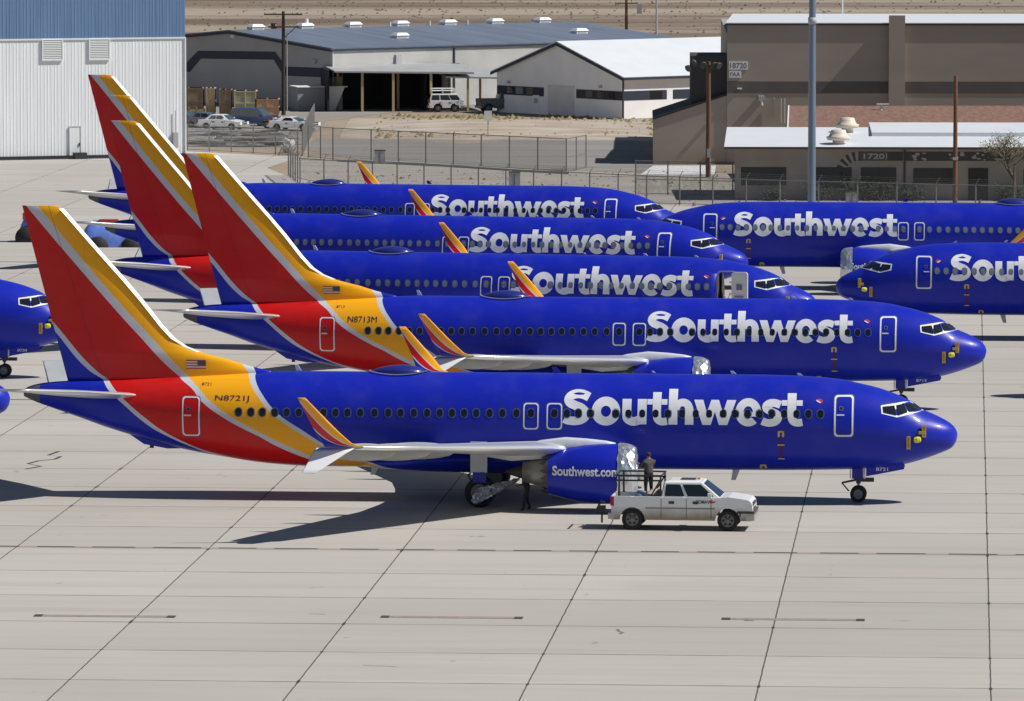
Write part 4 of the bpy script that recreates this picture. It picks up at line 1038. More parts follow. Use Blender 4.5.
def skel(over, lean=0.):
    p = dict(pelvis=(0, 0, .95), waist=(0.0, 0, 1.08), chest=(.01, 0, 1.30), upper=(0, 0, 1.42), neck=(0, 0, 1.51), headb=(.01, 0, 1.58), head=(.02, 0, 1.66), headt=(.01, 0, 1.72),
             hipL=(0, .10, .90), kneeL=(.03, .12, .50), ankL=(-.01, .13, .10), toeL=(.15, .14, .045), hipR=(0, -.10, .90), kneeR=(.03, -.12, .50), ankR=(-.01, -.13, .10), toeR=(.15, -.14, .045),
             shL=(0, .19, 1.41), elL=(-.02, .25, 1.13), wristL=(.1, .25, .90), handL=(.14, .24, .83), shR=(0, -.19, 1.41), elR=(-.02, -.25, 1.13), wristR=(.1, -.25, .90), handR=(.14, -.24, .83))
    p.update(over)
    e = [('pelvis', 'waist'), ('waist', 'chest'), ('chest', 'upper'), ('upper', 'neck'), ('neck', 'headb'), ('headb', 'head'), ('head', 'headt')]
    for s in 'LR': e += [('pelvis', 'hip'+s), ('hip'+s, 'knee'+s), ('knee'+s, 'ank'+s), ('ank'+s, 'toe'+s), ('upper', 'sh'+s), ('sh'+s, 'el'+s), ('el'+s, 'wrist'+s), ('wrist'+s, 'hand'+s)]
    r = dict(pelvis=(.13, .15), waist=(.12, .15), chest=(.13, .17), upper=(.11, .15), neck=.055, headb=.07, head=(.095, .085), headt=.075)
    for s in 'LR': r.update({'hip'+s: .10, 'knee'+s: .065, 'ank'+s: .05, 'toe'+s: .04, 'sh'+s: .07, 'el'+s: .048, 'wrist'+s: .034, 'hand'+s: (.04, .025)})
    return dict(p=p, e=e, r=r, neckz=1.50, waist=.98)
# worker standing on the tool chest in the truck bed, working at the wrapped inlet
J = skel(dict(elL=(.18, .27, 1.18), wristL=(.42, .22, 1.28), handL=(.50, .20, 1.30), elR=(.14, -.26, 1.16), wristR=(.36, -.20, 1.16), handR=(.44, -.18, 1.17), head=(.05, 0, 1.65), headt=(.05, 0, 1.72)))
person(tl(1.38, .45, 1.2), tz+R(125), J, 'worker in grey shirt and black trousers standing in the pickup bed facing the engine', (.075, .07, .068), sc_=1.03, fat=1.25)
J = skel(dict(elL=(.12, .26, 1.16), wristL=(.38, .18, 1.12), handL=(.46, .15, 1.12), elR=(.1, -.26, 1.14), wristR=(.34, -.18, 1.05), handR=(.42, -.15, 1.04), kneeL=(.12, .20, .52), ankL=(.18, .32, .10), toeL=(.33, .34, .045), kneeR=(.0, -.16, .50), ankR=(-.16, -.30, .10), toeR=(-.02, -.32, .045),
          chest=(.10, 0, 1.26), upper=(.14, 0, 1.36), neck=(.18, 0, 1.44), headb=(.21, 0, 1.51), head=(.24, 0, 1.58), headt=(.25, 0, 1.65), shL=(.12, .19, 1.35), shR=(.12, -.19, 1.35)))
J['neckz'] = 1.44
person((.63, 258.3, 0), R(185), J, 'worker in dark clothes standing with feet apart under the engine exhaust', (.018, .018, .022), sc_=.97, fat=1.2)
# loose foil: over the near main wheel and up to the worker's hands
def foil_sheet():
    mb = MB(); rnd = random.Random(11); nx, ny = 30, 14; vs = []
    for i in range(nx+1):
        u = i/nx; x = -1.62+1.95*u; zc = .52+.75*u**1.3; w = .50*(1-u)+.10
        if u < .12: w *= .5+u*4
        for j in range(ny+1):
            v = j/ny-.5; sag = 0 if u > .5 else -.28*(v < 0)*(.5-u)
            vs.append((x+rnd.uniform(-.03, .03)+v*.25*(1-u), 259.35-.45*u+rnd.uniform(-.06, .06)+.12*math.sin(9*v+6*u), max(.03, zc+v*1.25*w+sag+rnd.uniform(-.035, .035))))
    mb.add(vs, [(i*(ny+1)+j, i*(ny+1)+j+1, (i+1)*(ny+1)+j+1, (i+1)*(ny+1)+j) for i in range(nx) for j in range(ny)], M_FOIL)
    return tag(link('foil_sheet', mb.mesh('foil_sheet')), 'crumpled silver foil sheet hanging over the main wheel of the nearest airliner', 'foil sheet')
foil_sheet()
# ------------------------------------------------------------------ buildings (each an Empty at a ground corner, local x along the front)
def bld(name, loc, rz, label, cat='building', group=None): return empty(name, (loc[0], loc[1], 0), rz, label, cat, group)
def part(name, mb, parent, smooth_fix=True): return link(name, mb.mesh(name, smooth_fix), parent)

# hangar at the left: front runs from the right corner towards the left, facing the apron
HG = bld('hangar', (-28.3, 542.6), R(20.5), 'tall white corrugated hangar wall with blue upper band at left')
M_HW = corrugated('hangar_white_sheet', (.84, .86, .89), (.87, .89, .92)); M_HB = corrugated('hangar_blue_sheet', (.115, .21, .375), (.14, .245, .42))
def ribbed(mb, x0, x1, y, z0, z1, m, pitch=.305, d=.014):
    vs = []; n = int((x1-x0)/pitch)
    for i in range(n):
        x = x0+i*pitch
        for dx, dy in ((0, 0), (.20, 0), (.225, -d), (.28, -d)): vs.append((x+dx, y+dy))
    vs.append((x1, y)); k = len(vs)
    mb.add([(a, b, z0) for a, b in vs]+[(a, b, z1) for a, b in vs], [(i, i+1, k+i+1, k+i) for i in range(k-1)], m)
mb = MB(); ribbed(mb, -62, 0, 0, .25, 10.3, M_HW); mb.box(-62, 0, .06, .3, 0, 10.3, M_HW); part('wall', mb, HG, False)
mb = MB(); ribbed(mb, -62, 0, -.03, 10.3, 19, M_HB); mb.box(-62, 0, .06, .3, 10.3, 19, M_HB); part('upper_wall', mb, HG, False)
mb = MB(); mb.box(-62, 0, .3, 55, 0, 18.9, M_HW); mb.box(-62.3, .05, -.15, 55.3, 19, 19.3, M_HB); part('side_wall', mb, HG)
mb = MB(); mb.box(-.06, .06, -.12, .3, 0, 10.3, mat('trim_white', (.80, .82, .84), .5)); mb.box(-62, .02, -.09, -.05, 10.22, 10.36, mat('trim_white', (.8, .82, .84), .5)); part('corner_trim', mb, HG)
mb = MB(); mb.box(-62, 0, -.12, -.05, 0, .28, mat('black_base_seal', (.04, .04, .04), .8)); mb.box(-62, 0, -.7, -.1, -.02, .05, M_DARK); part('base_rail', mb, HG)
M_LOU2 = mat('pale_louvre', (.62, .63, .64), .6)
M_LOU = mat('louvre_grey', (.40, .41, .42), .6)
for u0, u1 in ((-8.62, -6.9), (-12.82, -11.11)):
    mb = MB(); z0, z1 = 8.54, 10.22; wf = mat('trim_white', (.8, .82, .84), .5)
    mb.box(u0, u1, -.12, -.06, z0, z1, M_LOU2); mb.box(u0-.08, u1+.08, -.16, -.05, z0-.08, z0, wf); mb.box(u0-.08, u1+.08, -.16, -.05, z1, z1+.06, wf); mb.box(u0-.08, u0, -.16, -.05, z0, z1, wf); mb.box(u1, u1+.08, -.16, -.05, z0, z1, wf)
    for k in range(11): mb.hexa([(u0, -.15, z0+.15*k), (u1, -.15, z0+.15*k), (u1, -.12, z0+.15*k+.06), (u0, -.12, z0+.15*k+.06)], [(u0, -.15, z0+.15*k+.02), (u1, -.15, z0+.15*k+.02), (u1, -.12, z0+.15*k+.09), (u0, -.12, z0+.15*k+.09)], M_LOU2)
    part('louvre', mb, HG)
mb = MB(); mb.box(-10.44, -9.5, -.09, -.05, .28, 2.75, M_HW)
for a in ((-10.5, -10.44, .28, 2.8), (-9.5, -9.44, .28, 2.8), (-10.5, -9.44, 2.75, 2.81)): mb.box(a[0], a[1], -.13, -.05, a[2], a[3], M_LOU2)
d = part('door', mb, HG); mb = MB(); mb.box(-9.65, -9.55, -.17, -.1, 1.1, 1.35, M_DARK); part('handle', mb, d)
mb = MB(); mb.box(-1.2, -.75, -.35, -.06, .8, 2.1, M_LOU); mb.tube((-.95, -.15, 2.1), (-.95, -.15, 4.0), .04, .04, M_LOU); part('electrical_box', mb, HG)
mb = MB(); mb.box(-10.3, -9.2, -1.1, -.4, .0, .55, M_DARK); tag(part('equipment_box', mb, None), 'low dark box on the ground by the hangar door', 'box'); bpy.data.objects['equipment_box'].location = (-28.3, 542.6, 0); bpy.data.objects['equipment_box'].rotation_euler = (0, 0, R(20.5))

# big grey metal building with a dark stripe and blue-grey roof. corner (-18.11,634.26); long wall runs at 27.6 deg
A1 = R(38.8); GB = bld('metal_building', (-18.11, 634.26), A1, 'long low warehouse with blue-grey roof, white wall and grey gable end')
M_GW = mat('grey_siding', (.42, .41, .40), .7, noise=.06, nscale=.3); M_GWL = mat('shed_siding_shade', (.30, .30, .31), .7, noise=.08, nscale=.2); M_WW = mat('white_siding', (.82, .82, .80), .6, noise=.05, nscale=.4)
M_ROOFB = mat('blue_grey_roof', (.135, .165, .225), .55, noise=.16, nscale=.35, stretch=(2.5, .2, 1)); M_STR = mat('navy_stripe', (.022, .03, .05), .6)
L, D, ez, rz_ = 46, 35, 6.1, 7.4
mb = MB(); mb.add([(0, 0, 0), (L, 0, 0), (L, 0, ez), (0, 0, ez)], [(0, 1, 2, 3)], M_WW); mb.box(0, L, 0, .2, 0, ez, M_WW); part('wall', mb, GB)
mb = MB(); mb.prism([(0.2, 0), (D, 0), (D, ez), (D/2, rz_), (.2, ez+.02)], -.02, .18, M_GW, 'x'); mb.prism([(0.2, 0), (D, 0), (D, ez), (D/2, rz_), (.2, ez+.02)], L-.2, L, M_GW, 'x'); mb.box(0, L, D-.2, D, 0, ez, M_GW); part('gable_wall', mb, GB)
mb = MB()
mb.add([(-.3, -.12, ez+.0), (L+.3, -.12, ez), (L+.3, D/2, rz_+.12), (-.3, D/2, rz_+.12), (-.3, D+.4, ez), (L+.3, D+.4, ez)], [(0, 1, 2, 3), (3, 2, 5, 4)], M_ROOFB)
rf = part('roof', mb, GB)
md = rf.modifiers.new('s', 'SOLIDIFY'); md.thickness = .14; md.offset = 1
mb = MB(); mb.prism([(-.12, ez-.02), (D/2, rz_+.1), (D+.4, ez-.02), (D+.4, ez-.26), (D/2, rz_-.14), (-.4, ez-.26)], -.36, -.31, M_STR, 'x'); mb.box(-.3, L, -.18, -.12, ez-.16, ez+.02, M_STR); part('roof_edge', mb, GB)
# dark stripe on the gable: low on the right, stepping up over the door
st = [(0, 3.3), (0, 4.23), (11.4, 4.2), (13.9, 5.62), (33.1, 5.30), (35.9, 3.95), (50, 3.95), (50, 3.2), (36.3, 3.2), (34.6, 4.25), (32.6, 4.45), (14.3, 4.78), (11.9, 3.3)]
mb = MB()
def quad_x(a, b, c, d): mb.add([(-.05, p[0]*.70, p[1]) for p in (a, b, c, d)], [(0, 1, 2, 3)], M_STR)
quad_x((0, 3.25), (11.9, 3.2), (11.4, 4.15), (0, 4.2)); quad_x((11.9, 3.2), (14.3, 4.78), (13.9, 5.62), (11.4, 4.15)); quad_x((14.3, 4.78), (32.4, 4.55), (33.1, 5.35), (13.9, 5.62)); quad_x((32.4, 4.55), (35.2, 3.1), (36.4, 3.9), (33.1, 5.35)); quad_x((35.2, 3.1), (50, 3.1), (50, 3.9), (36.4, 3.9))
part('stripe', mb, GB, False)
M_INT2 = mat('open_bay_shade', (.012, .013, .016), .9)  # flat near-black panels stand in for the shade inside the open bays
mb = MB()
mb.box(12.5, 16.3, -.05, -.01, 3.45, 4.35, M_STR); mb.box(1.2, 12.4, -.06, -.01, 0, 3.9, M_INT2); mb.box(13.0, 15, -.06, -.01, 0, 3.0, M_INT2); mb.box(-.02, 1.1, -.05, -.01, 3.3, 4.2, M_STR); part('stripe_and_bay_shade', mb, GB)
mb = MB(); mb.box(-.05, .0, -.06, .1, 0, 6.0, mat('trim_white', (.8, .82, .84), .5)); mb.box(15.5, 15.65, -.12, 0, 0, 6.0, M_STR); mb.box(7.9, 8.6, -.25, 0, 4.3, 5.4, M_LOU); part('downpipe', mb, GB)
mb = MB(); mb.prism([(0, 5.2), (.35, 4.9), (0, 4.9)], .4, .8, M_LOU, 'y'); mb.prism([(2.6, 5.0), (3.3, 5.0), (3.3, 4.6), (2.8, 4.6)], -.25, -.05, M_LOU, 'x'); part('wall_lamp', mb, GB)
mb = MB(); mb.box(-.1, .0, 16.8, 17.4, 6.85, 7.15, mat('trim_white', (.8, .82, .84), .5)); part('ridge_lamp', mb, GB)
# roof ventilators: (world x, world y on roof approx through local coords)
M_VENT = mat('white_vent_box', (.78, .79, .80), .5)
def vent_mesh():
    mb = MB(); mb.box(-.75, .75, -.5, .5, 0, .42, M_VENT); mb.hexa([(-.85, -.6, .42), (.85, -.6, .42), (.85, .6, .42), (-.85, .6, .42)], [(-.6, -.4, .68), (.6, -.4, .68), (.6, .4, .68), (-.6, .4, .68)], M_VENT); mb.box(-.6, .6, -.52, -.49, .06, .34, M_LOU); return mb.mesh('roof_vent')
def roofz(v): return ez+.12+(rz_-ez)*(v+.4)/(D/2+.4) if v < D/2 else rz_+.2-(rz_-ez)*(v-D/2)/(D/2)
for u, v in ((3.2, 17.5), (9.6, 17.5), (15.9, 17.5), (22.2, 17.5), (28.6, 17.5), (35, 17.5), (41.5, 17.5), (14.0, 7), (38.0, 7)):
    link('roof_vent', cached('vent', vent_mesh), rf, (u, v, roofz(v)-.1))
mb = MB(); mb.box(6.3, 7.3, 18, 19, 7.2, 8.2, mat('rust_brown', (.22, .10, .08), .8)); part('rusty_roof_unit', mb, rf)
mb = MB(); mb.tube((10.2, 18, 7.2), (10.2, 18, 8.6), .2, .2, M_VENT); part('roof_pipe', mb, rf)
for u in (15.5, 20.6, 21.6, 25.9, 31): mb = MB(); mb.tube((u, 17.2, 7.2), (u, 17.2, 8.1), .08, .08, M_VENT); part('roof_pipe', mb, rf)

# canopies in front of the warehouse
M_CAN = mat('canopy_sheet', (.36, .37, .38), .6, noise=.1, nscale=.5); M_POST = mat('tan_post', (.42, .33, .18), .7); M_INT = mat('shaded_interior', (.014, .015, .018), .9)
CP = bld('carport', (-18.0, 629.4), R(8), 'long flat-roofed open carport on tan posts before the white warehouse wall')
mb = MB(); mb.hexa([(0.2, 0, 3.95), (14.2, -.8, 3.75), (14.6, 10, 4.2), (-.6, 10.5, 4.5)], [(0.2, 0, 4.1), (14.2, -.8, 3.95), (14.6, 10, 4.4), (-.6, 10.5, 4.7)], M_CAN); part('roof', mb, CP)
for x, y in ((6.1, -.1), (9.9, -.3), (3.0, .2), (1.0, 4.5), (12.6, 6), (7.2, 5)):
    mb = MB(); mb.box(x-.12, x+.12, y-.12, y+.12, 0, 3.95, M_POST); part('post', mb, CP)
mb = MB(); mb.box(0, 12.2, 8.0, 8.2, 0, 4.2, M_INT); mb.box(-.5, -.3, .5, 8, 0, 4.2, M_INT); mb.box(9.6, 9.8, 2.5, 8, 0, 4.1, M_INT); part('shade_panels', mb, CP)  # near-black panels put the shade under the canopy into their colour
for x, w_, h_, c in ((1.6, 1.2, 1.6, (.05, .05, .055)), (4.6, 1.6, 2.2, (.03, .035, .05)), (8.3, .7, 1.9, (.12, .02, .02))):
    pass
CP2 = bld('carport', (-6.6, 631.0), R(8), 'smaller flat-roofed carport with white parked jeep beneath it')
mb = MB(); mb.hexa([(0, 0, 3.35), (6.3, -.3, 3.2), (6.6, 9, 3.5), (0, 9, 3.6)], [(0, 0, 3.5), (6.3, -.3, 3.38), (6.6, 9, 3.7), (0, 9, 3.8)], M_CAN); part('roof', mb, CP2)
for x, y in ((2.2, .2), (5.9, .2), (4.1, 5), (.4, 6)):
    mb = MB(); mb.box(x-.11, x+.11, y-.11, y+.11, 0, 3.35, M_POST); part('post', mb, CP2)

# white gabled house, corner (10.88,613.75), gable runs at 128.8 deg, long side at 38.8
A2 = R(38.8); WH = bld('gabled_house', (10.88, 613.75), A2, 'white gabled building with black roof edge and band of dark windows')
M_HOUSE = mat('house_white', (.80, .80, .81), .6, noise=.05, nscale=.5); M_ROOFW = mat('white_roof_sheet', (.66, .69, .73), .5, noise=.03, nscale=.5)
G, HL, e0, r0 = 19.8, 32, 4.1, 7.2
mb = MB(); mb.prism([(0, 0), (G, 0), (G, e0), (G/2, r0), (0, e0)], 0, .2, M_HOUSE, 'x'); mb.prism([(0, 0), (G, 0), (G, e0), (G/2, r0), (0, e0)], HL-.2, HL, M_HOUSE, 'x'); mb.box(.2, HL-.2, 0, .2, 0, e0, M_HOUSE); mb.box(.2, HL-.2, G-.2, G, 0, e0, M_HOUSE); part('wall', mb, WH)
mb = MB(); mb.add([(-.35, -.5, e0-.1), (HL+.3, -.5, e0-.1), (HL+.3, G/2, r0+.06), (-.35, G/2, r0+.06), (-.35, G+.5, e0-.1), (HL+.3, G+.5, e0-.1)], [(0, 1, 2, 3), (3, 2, 5, 4)], M_ROOFW); o = part('roof', mb, WH); md = o.modifiers.new('s', 'SOLIDIFY'); md.thickness = .12; md.offset = 1
mb = MB(); mb.prism([(-.55, e0-.1), (G/2, r0+.06), (G+.55, e0-.1), (G+.55, e0-.38), (G/2, r0-.26), (-.55, e0-.38)], -.42, -.36, M_STR, 'x'); mb.box(-.35, HL, -.60, -.50, e0-.28, e0-.04, M_STR); part('roof_edge', mb, WH)
mb = MB()
for y0, y1 in ((.05, 7.2), (12.3, 19.7)): mb = MB(); mb.box(-.03, 0, y0, y1, 1.80, 2.70, M_STR); part('window_band', mb, WH)
for x0, x1 in ((0.05, 5.6), (6.4, 9)): mb = MB(); mb.box(x0, x1, -.03, 0, 1.80, 2.72, M_STR); part('window_band', mb, WH)
for y0 in (1.2, 2.8, 4.6, 14.0, 15.6, 17.0): 
    mb = MB(); mb.box(-.06, -.03, y0, y0+1.1, 1.95, 2.6, M_GLASS if y0 not in (15.6,) else M_SHADE); part('window', mb, WH)
mb = MB(); mb.box(-.05, 0, 7.5, 11.6, 0, 3.0, mat('roller_door', (.62, .61, .61), .6, noise=.05, nscale=1)); part('roller_door', mb, WH)
mb = MB(); mb.box(-.06, 0, 13.0, 14.0, 0, 1.9, M_HOUSE); mb.box(-.08, -.05, 13.2, 13.8, 1.1, 1.6, M_LOU); part('door', mb, WH)
for y in (3.2, 17.6): mb = MB(); mb.box(-.25, 0, y, y+.3, 2.95, 3.2, M_LOU); part('wall_lamp', mb, WH)
mb = MB(); mb.box(3.4, 5.0, -.03, 0, 1.8, 2.72, M_GLASS); part('window', mb, WH); mb = MB(); mb.box(-.07, .06, -.09, .05, 0, e0-.3, M_DARK); part('downpipe', mb, WH)

# tall brown building at the right, front parallel to the picture
BB = bld('brown_warehouse', (11.95, 530.24), R(-1.2), 'tall windowless brown building with white roof edge and pilaster')
M_BR = mat('brown_render', (.36, .31, .27), .85, noise=.10, nscale=.25, stretch=(.4, 1, 1.6)); M_BRS = mat('dark_brown_stripe', (.125, .11, .105), .85, noise=.12, nscale=.5)
mb = MB(); mb.box(6.25, 60, 0, 44, 0, 11.0, M_BR); mb.box(6.25, 60, 0, .3, 11.0, 11.88, M_BR); part('wall', mb, BB)
mb = MB(); mb.prism([(0, 0), (6.25, 0), (6.25, 5.8), (0, 3.75)], .1, 14, M_BR); part('annex_wall', mb, BB)
mb = MB(); mb.prism([(-.05, 3.76), (6.25, 5.81), (6.25, 5.98), (-.05, 3.93)], 0.0, 14.2, mat('black_roof_felt', (.03, .03, .032), .8)); part('annex_roof', mb, BB)
mb = MB(); mb.box(3.15, 6.24, .5, 9, 4.8, 9.15, mat('black_render', (.045, .043, .045), .8)); part('rear_block', mb, BB)
mb = MB(); mb.box(6.28, 19.85, -.03, -.002, 6.0, 7.0, M_BRS); mb.box(21.3, 60, -.03, -.002, 6.0, 7.0, M_BRS); part('stripe', mb, BB)
mb = MB(); mb.box(19.9, 21.25, -.6, .1, 0, 12.6, M_BR); part('pilaster', mb, BB)
mb = MB(); mb.box(6.1, 19.9, -.12, -.003, 11.75, 11.9, M_DARK); mb.box(21.25, 60, -.12, -.003, 11.75, 11.9, M_DARK)
mb.hexa([(6.1, -.12, 11.9), (60, -.12, 11.9), (60, 45, 11.0), (7.4, 45, 11.0)], [(6.1, -.12, 11.97), (60, -.12, 11.97), (60, 20, 12.15), (7.0, 20, 12.15)], M_ROOFW); part('roof', mb, BB)
SG = mat('sign_white', (.75, .75, .78), .6); SK = mat('sign_grey_ink', (.17, .16, .17), .6)
for (x0, x1, z0, z1, tx_) in ((6.40, 8.0, 8.0, 8.68, '18720'), (6.42, 7.45, 7.32, 7.9, 'FAA')):
    mb = MB(); mb.box(x0, x1, -.06, -.003, z0, z1, SG); s = part('sign', mb, BB)
    mb = MB(); text_decal(mb, [(tx_, -(x0+.1), -(x1-.1), z0+.1, z1-.1, .02)], -1, SK, 0, plane_wrap(-.065), 0); part('sign_text', mb, s, False)
mb = MB(); mb.box(7.1, 7.5, -.35, -.003, 6.35, 6.45, SG); part('wall_lamp', mb, BB)
mb = MB(); mb.box(8.9, 9.4, -.7, -.003, 5.4, 5.8, M_LOU); mb.tube((9.15, -.6, 5.4), (9.15, -.6, 5.0), .12, .16, M_LOU); part('exhaust_fan', mb, BB)
mb = MB(); mb.tube((10.8, -.6, 3.5), (10.8, -.6, 5.6), .05, .05, M_LOU); mb.tube((11.1, -.6, 3.5), (11.1, -.6, 5.6), .05, .05, M_LOU); mb.box(10.2, 10.3, -.8, -.1, 4, 5.6, M_BR); part('pipe', mb, BB)
sheet('concrete_pad', [(10.5, 513.4), (16.6, 513.4), (17.2, 527.5), (11.9, 527.5)], .02, mat('white_pad', (.66, .67, .69), .8, noise=.08, nscale=.6))
# street lamp on roof side
mb = MB(); mb.tube((16.8, 26, 11), (16.8, 26, 14.7), .06, .05, M_VENT); mb.tube((16.8, 26, 14.7), (18.6, 26, 14.9), .05, .07, M_VENT); part('roof_lamp', mb, BB)

# low building with white roof in front, plus red-brown shingle roof behind it
LB = bld('low_office', (17.06, 478.5), R(-1.8), 'low grey-brown office with flat white roof numbered 1720')
M_OF = mat('office_render', (.32, .285, .25), .85, noise=.1, nscale=.5); M_OFD = mat('office_dark_band', (.07, .065, .065), .8)
mb = MB(); mb.box(0, 40, 0, 12, 0, 4.05, M_OF); part('wall', mb, LB)
mb = MB(); mb.hexa([(-.85, -.9, 4.0), (41, -.9, 4.0), (41, 13, 4.75), (-.6, 13, 4.75)], [(-.85, -.9, 4.1), (41, -.9, 4.1), (41, 13, 4.95), (-.6, 13, 4.95)], M_ROOFW); mb.box(-.85, 41, -.93, -.90, 3.92, 4.09, M_OFD); rf = part('roof', mb, LB)
mb = MB(); mb.hexa([(10.6, 6.5, 4.55), (41, 6.5, 4.55), (41, 16, 4.8), (10.6, 16, 4.8)], [(10.6, 6.5, 4.85), (41, 6.5, 4.85), (41, 16, 5.2), (10.6, 16, 5.2)], M_ROOFW); mb.box(10.9, 41, 6.6, 6.8, 4.3, 4.6, M_OF); part('upper_roof', mb, LB)
mb = MB()
mb.box(13.0, 21.0, -.03, -.002, 3.0, 3.7, M_OFD); mb.box(9.4, 12.8, -.03, -.002, 3.0, 3.7, M_OFD); mb.box(22, 40, -.03, -.002, 3.0, 3.7, M_OFD); mb.box(12.86, 13.0, -.08, -.002, 0, 4, M_OFD); part('dark_band', mb, LB)
mb = MB()      # curved mural band
for k in range(10):
    t0, t1 = R(90+9*k), R(90+9*(k+1)); cx, cz, ra, rb = 9.4, 1.95, 1.75, 1.05
    mb.add([(cx+ra*math.cos(t0), -.025, cz+ra*math.sin(t0)), (cx+ra*math.cos(t1), -.025, cz+ra*math.sin(t1)), (cx+rb*math.cos(t1), -.025, cz+rb*math.sin(t1)), (cx+rb*math.cos(t0), -.025, cz+rb*math.sin(t0))], [(0, 1, 2, 3)], M_OFD if k % 2 else mat('mural_grey', (.33, .32, .31), .8))
part('mural', mb, LB, False)
mb = MB(); mb.box(9.5, 11.7, -.05, -.031, 3.02, 3.68, mat('sign_dark', (.10, .095, .09), .7)); s = part('sign', mb, LB)
mb = MB(); text_decal(mb, [('1720', -9.8, -11.4, 3.13, 3.56, .02)], -1, mat('sign_letter_grey', (.42, .40, .36), .6), 0, plane_wrap(-.055), 0)
text_decal(mb, [(')', -11.45, -11.6, 3.05, 3.64, .01)], -1, mat('sign_letter_grey', (.42, .40, .36), .6), 0, plane_wrap(-.055), 0); part('sign_text', mb, s, False)
rnd = random.Random(4)
mb = MB()
for cx in (14.0, 16.8, 18.6, 20.3):
    for _ in range(7):
        x, z, w_, h_ = cx+rnd.uniform(-.5, .5), 3.3+rnd.uniform(-.35, .35), rnd.uniform(.1, .35), rnd.uniform(.08, .28); mb.add([(x, -.04-.001*_, z), (x+w_, -.04-.001*_, z+.05), (x+w_*.7, -.04-.001*_, z+h_), (x-.1, -.04-.001*_, z+h_*.8)], [(0, 1, 2, 3)], mat('mural_pale', (.36, .35, .34), .8))
part('mural', mb, LB, False)
for x0, x1, z0, z1 in ((.45, 3.9, 1.1, 2.5), (5.8, 8.9, .9, 2.5), (9.6, 12.3, .8, 2.5), (13.6, 16.8, 1.2, 2.45), (22, 26, 1.2, 2.4)):
    mb = MB(); mb.box(x0, x1, -.03, -.002, z0, z1, mat('office_window_dark', (.03, .032, .035), .2)); w = part('window', mb, LB)
    mb = MB(); mb.box(x0, x1, -.08, -.031, z0-.1, z0, M_OF); mb.box((x0+x1)/2-.04, (x0+x1)/2+.04, -.06, -.031, z0, z1, M_OFD); part('frame', mb, w)
mb = MB(); mb.box(17.8, 19.3, -.05, -.002, 0, 2.45, mat('office_door_dark', (.02, .02, .022), .4)); part('door', mb, LB)
def cowl():
    mb = MB(); mc = mat('cowl_cream', (.62, .55, .45), .6); mb.lathe([(0, .45), (.35, .45), (.38, .85), (.62, .95), (.68, .75), (.95, .62), (1.15, .55), (1.2, .02)], (0, 0, 0), (0, 0, 1), mc, 20, False, True); return mb.mesh('roof_ventilator')
for x, y, z in ((7.9, 1.2, 4.15), (8.75, 9.5, 4.7)): link('roof_ventilator', cached('cowl', cowl), rf, (x, y, z))
SH = bld('shingle_roofed_building', (28.0, 497.0), 0., 'red-brown sloping shingle roof between the tall brown and low white-roofed buildings')
sx = -6.1
mb = MB(); mb.box(sx+1.2, 40, 0, 18, 0, 4.25, M_BR); part('wall', mb, SH)
mb = MB(); mb.hexa([(sx, -.6, 4.2), (40, -.6, 4.2), (40, 18, 5.45), (sx+.9, 18, 5.45)], [(sx, -.6, 4.35), (40, -.6, 4.35), (40, 18, 5.6), (sx+.9, 18, 5.6)], mat('red_brown_shingle', (.205, .115, .085), .9, noise=.25, nscale=1.5, stretch=(2, .6, 1))); r2 = part('roof', mb, SH)
mb = MB(); mb.hexa([(sx-.1, -.6, 4.2), (sx, -.6, 4.2), (sx+.9, 18, 5.45), (sx+.8, 18, 5.45)], [(sx-.1, -.6, 4.4), (sx, -.6, 4.4), (sx+.9, 18, 5.65), (sx+.8, 18, 5.65)], M_VENT); part('roof_edge', mb, SH)
mb = MB(); mb.tube((2.2, 15, 5.1), (2.2, 15, 5.8), .08, .08, M_VENT); mb.box(1.8, 2.8, 14.8, 15.2, 5.8, 5.9, M_VENT); mb.lathe([(0, .25), (.5, .1)], (2.2, 15, 5.2), (0, 0, 1), M_VENT, 12); part('roof_vent', mb, r2)

# ------------------------------------------------------------------ poles and masts
M_WOOD = mat('dark_timber', (.06, .045, .035), .85, noise=.2, nscale=2, stretch=(1, 1, .1)); M_WOODR = mat('reddish_timber', (.17, .085, .05), .85, noise=.2, nscale=2, stretch=(1, 1, .1))
def upole(x, y, h, label, arms, m, r=.17, group=None):
    root = empty('utility_pole', (x, y, 0), 0, label, 'utility pole')
    mb = MB(); mb.tube((0, 0, -.1), (0, 0, h), r, r*.7, m, 12); part('pole', mb, root)
    for z, w, tz_ in arms:
        mb = MB(); mb.box(-w, w, -.07-.17, .05-.17, z-.07, z+.07, m)
        for k in (-.95, -.5, .5, .95): mb.lathe([(0, .05), (.1, .07), (.2, .03)], (w*k, -.18, z+.07), (0, 0, 1), M_LOU, 8, False, True)
        part('crossarm', mb, root)
    return root
upole(-22.7, 622.5, 10.3, 'dark utility pole with two crossarms in front of the striped grey gable', ((10.0, 1.9, 0), (8.75, 1.5, 0)), M_WOOD, .22)
mb = MB(); mb.tube((.35, -.1, .4), (.35, -.1, 8.2), .05, .05, M_LOU); mb.tube((0, 0, 7.6), (1.2, 0, 8.7), .04, .04, M_WOOD); part('conduit', mb, bpy.data.objects['utility_pole'])
p2 = upole(14.1, 773.2, 9.6, 'brown utility pole rising behind the warehouse roof', ((8.6, 1.6, 0), (7.0, 1.4, 0)), M_WOODR, .22)
mb = MB(); mb.box(1.3, 1.9, -.4, .2, 5.7, 6.9, M_LOU); part('transformer', mb, p2)
root = empty('thin_mast', (17.7, 768, 0), 0, 'thin grey steel mast behind the white gabled roof', 'mast'); mb = MB(); mb.tube((0, 0, 0), (0, 0, 12.5), .12, .1, M_LOU); part('pole', mb, root)
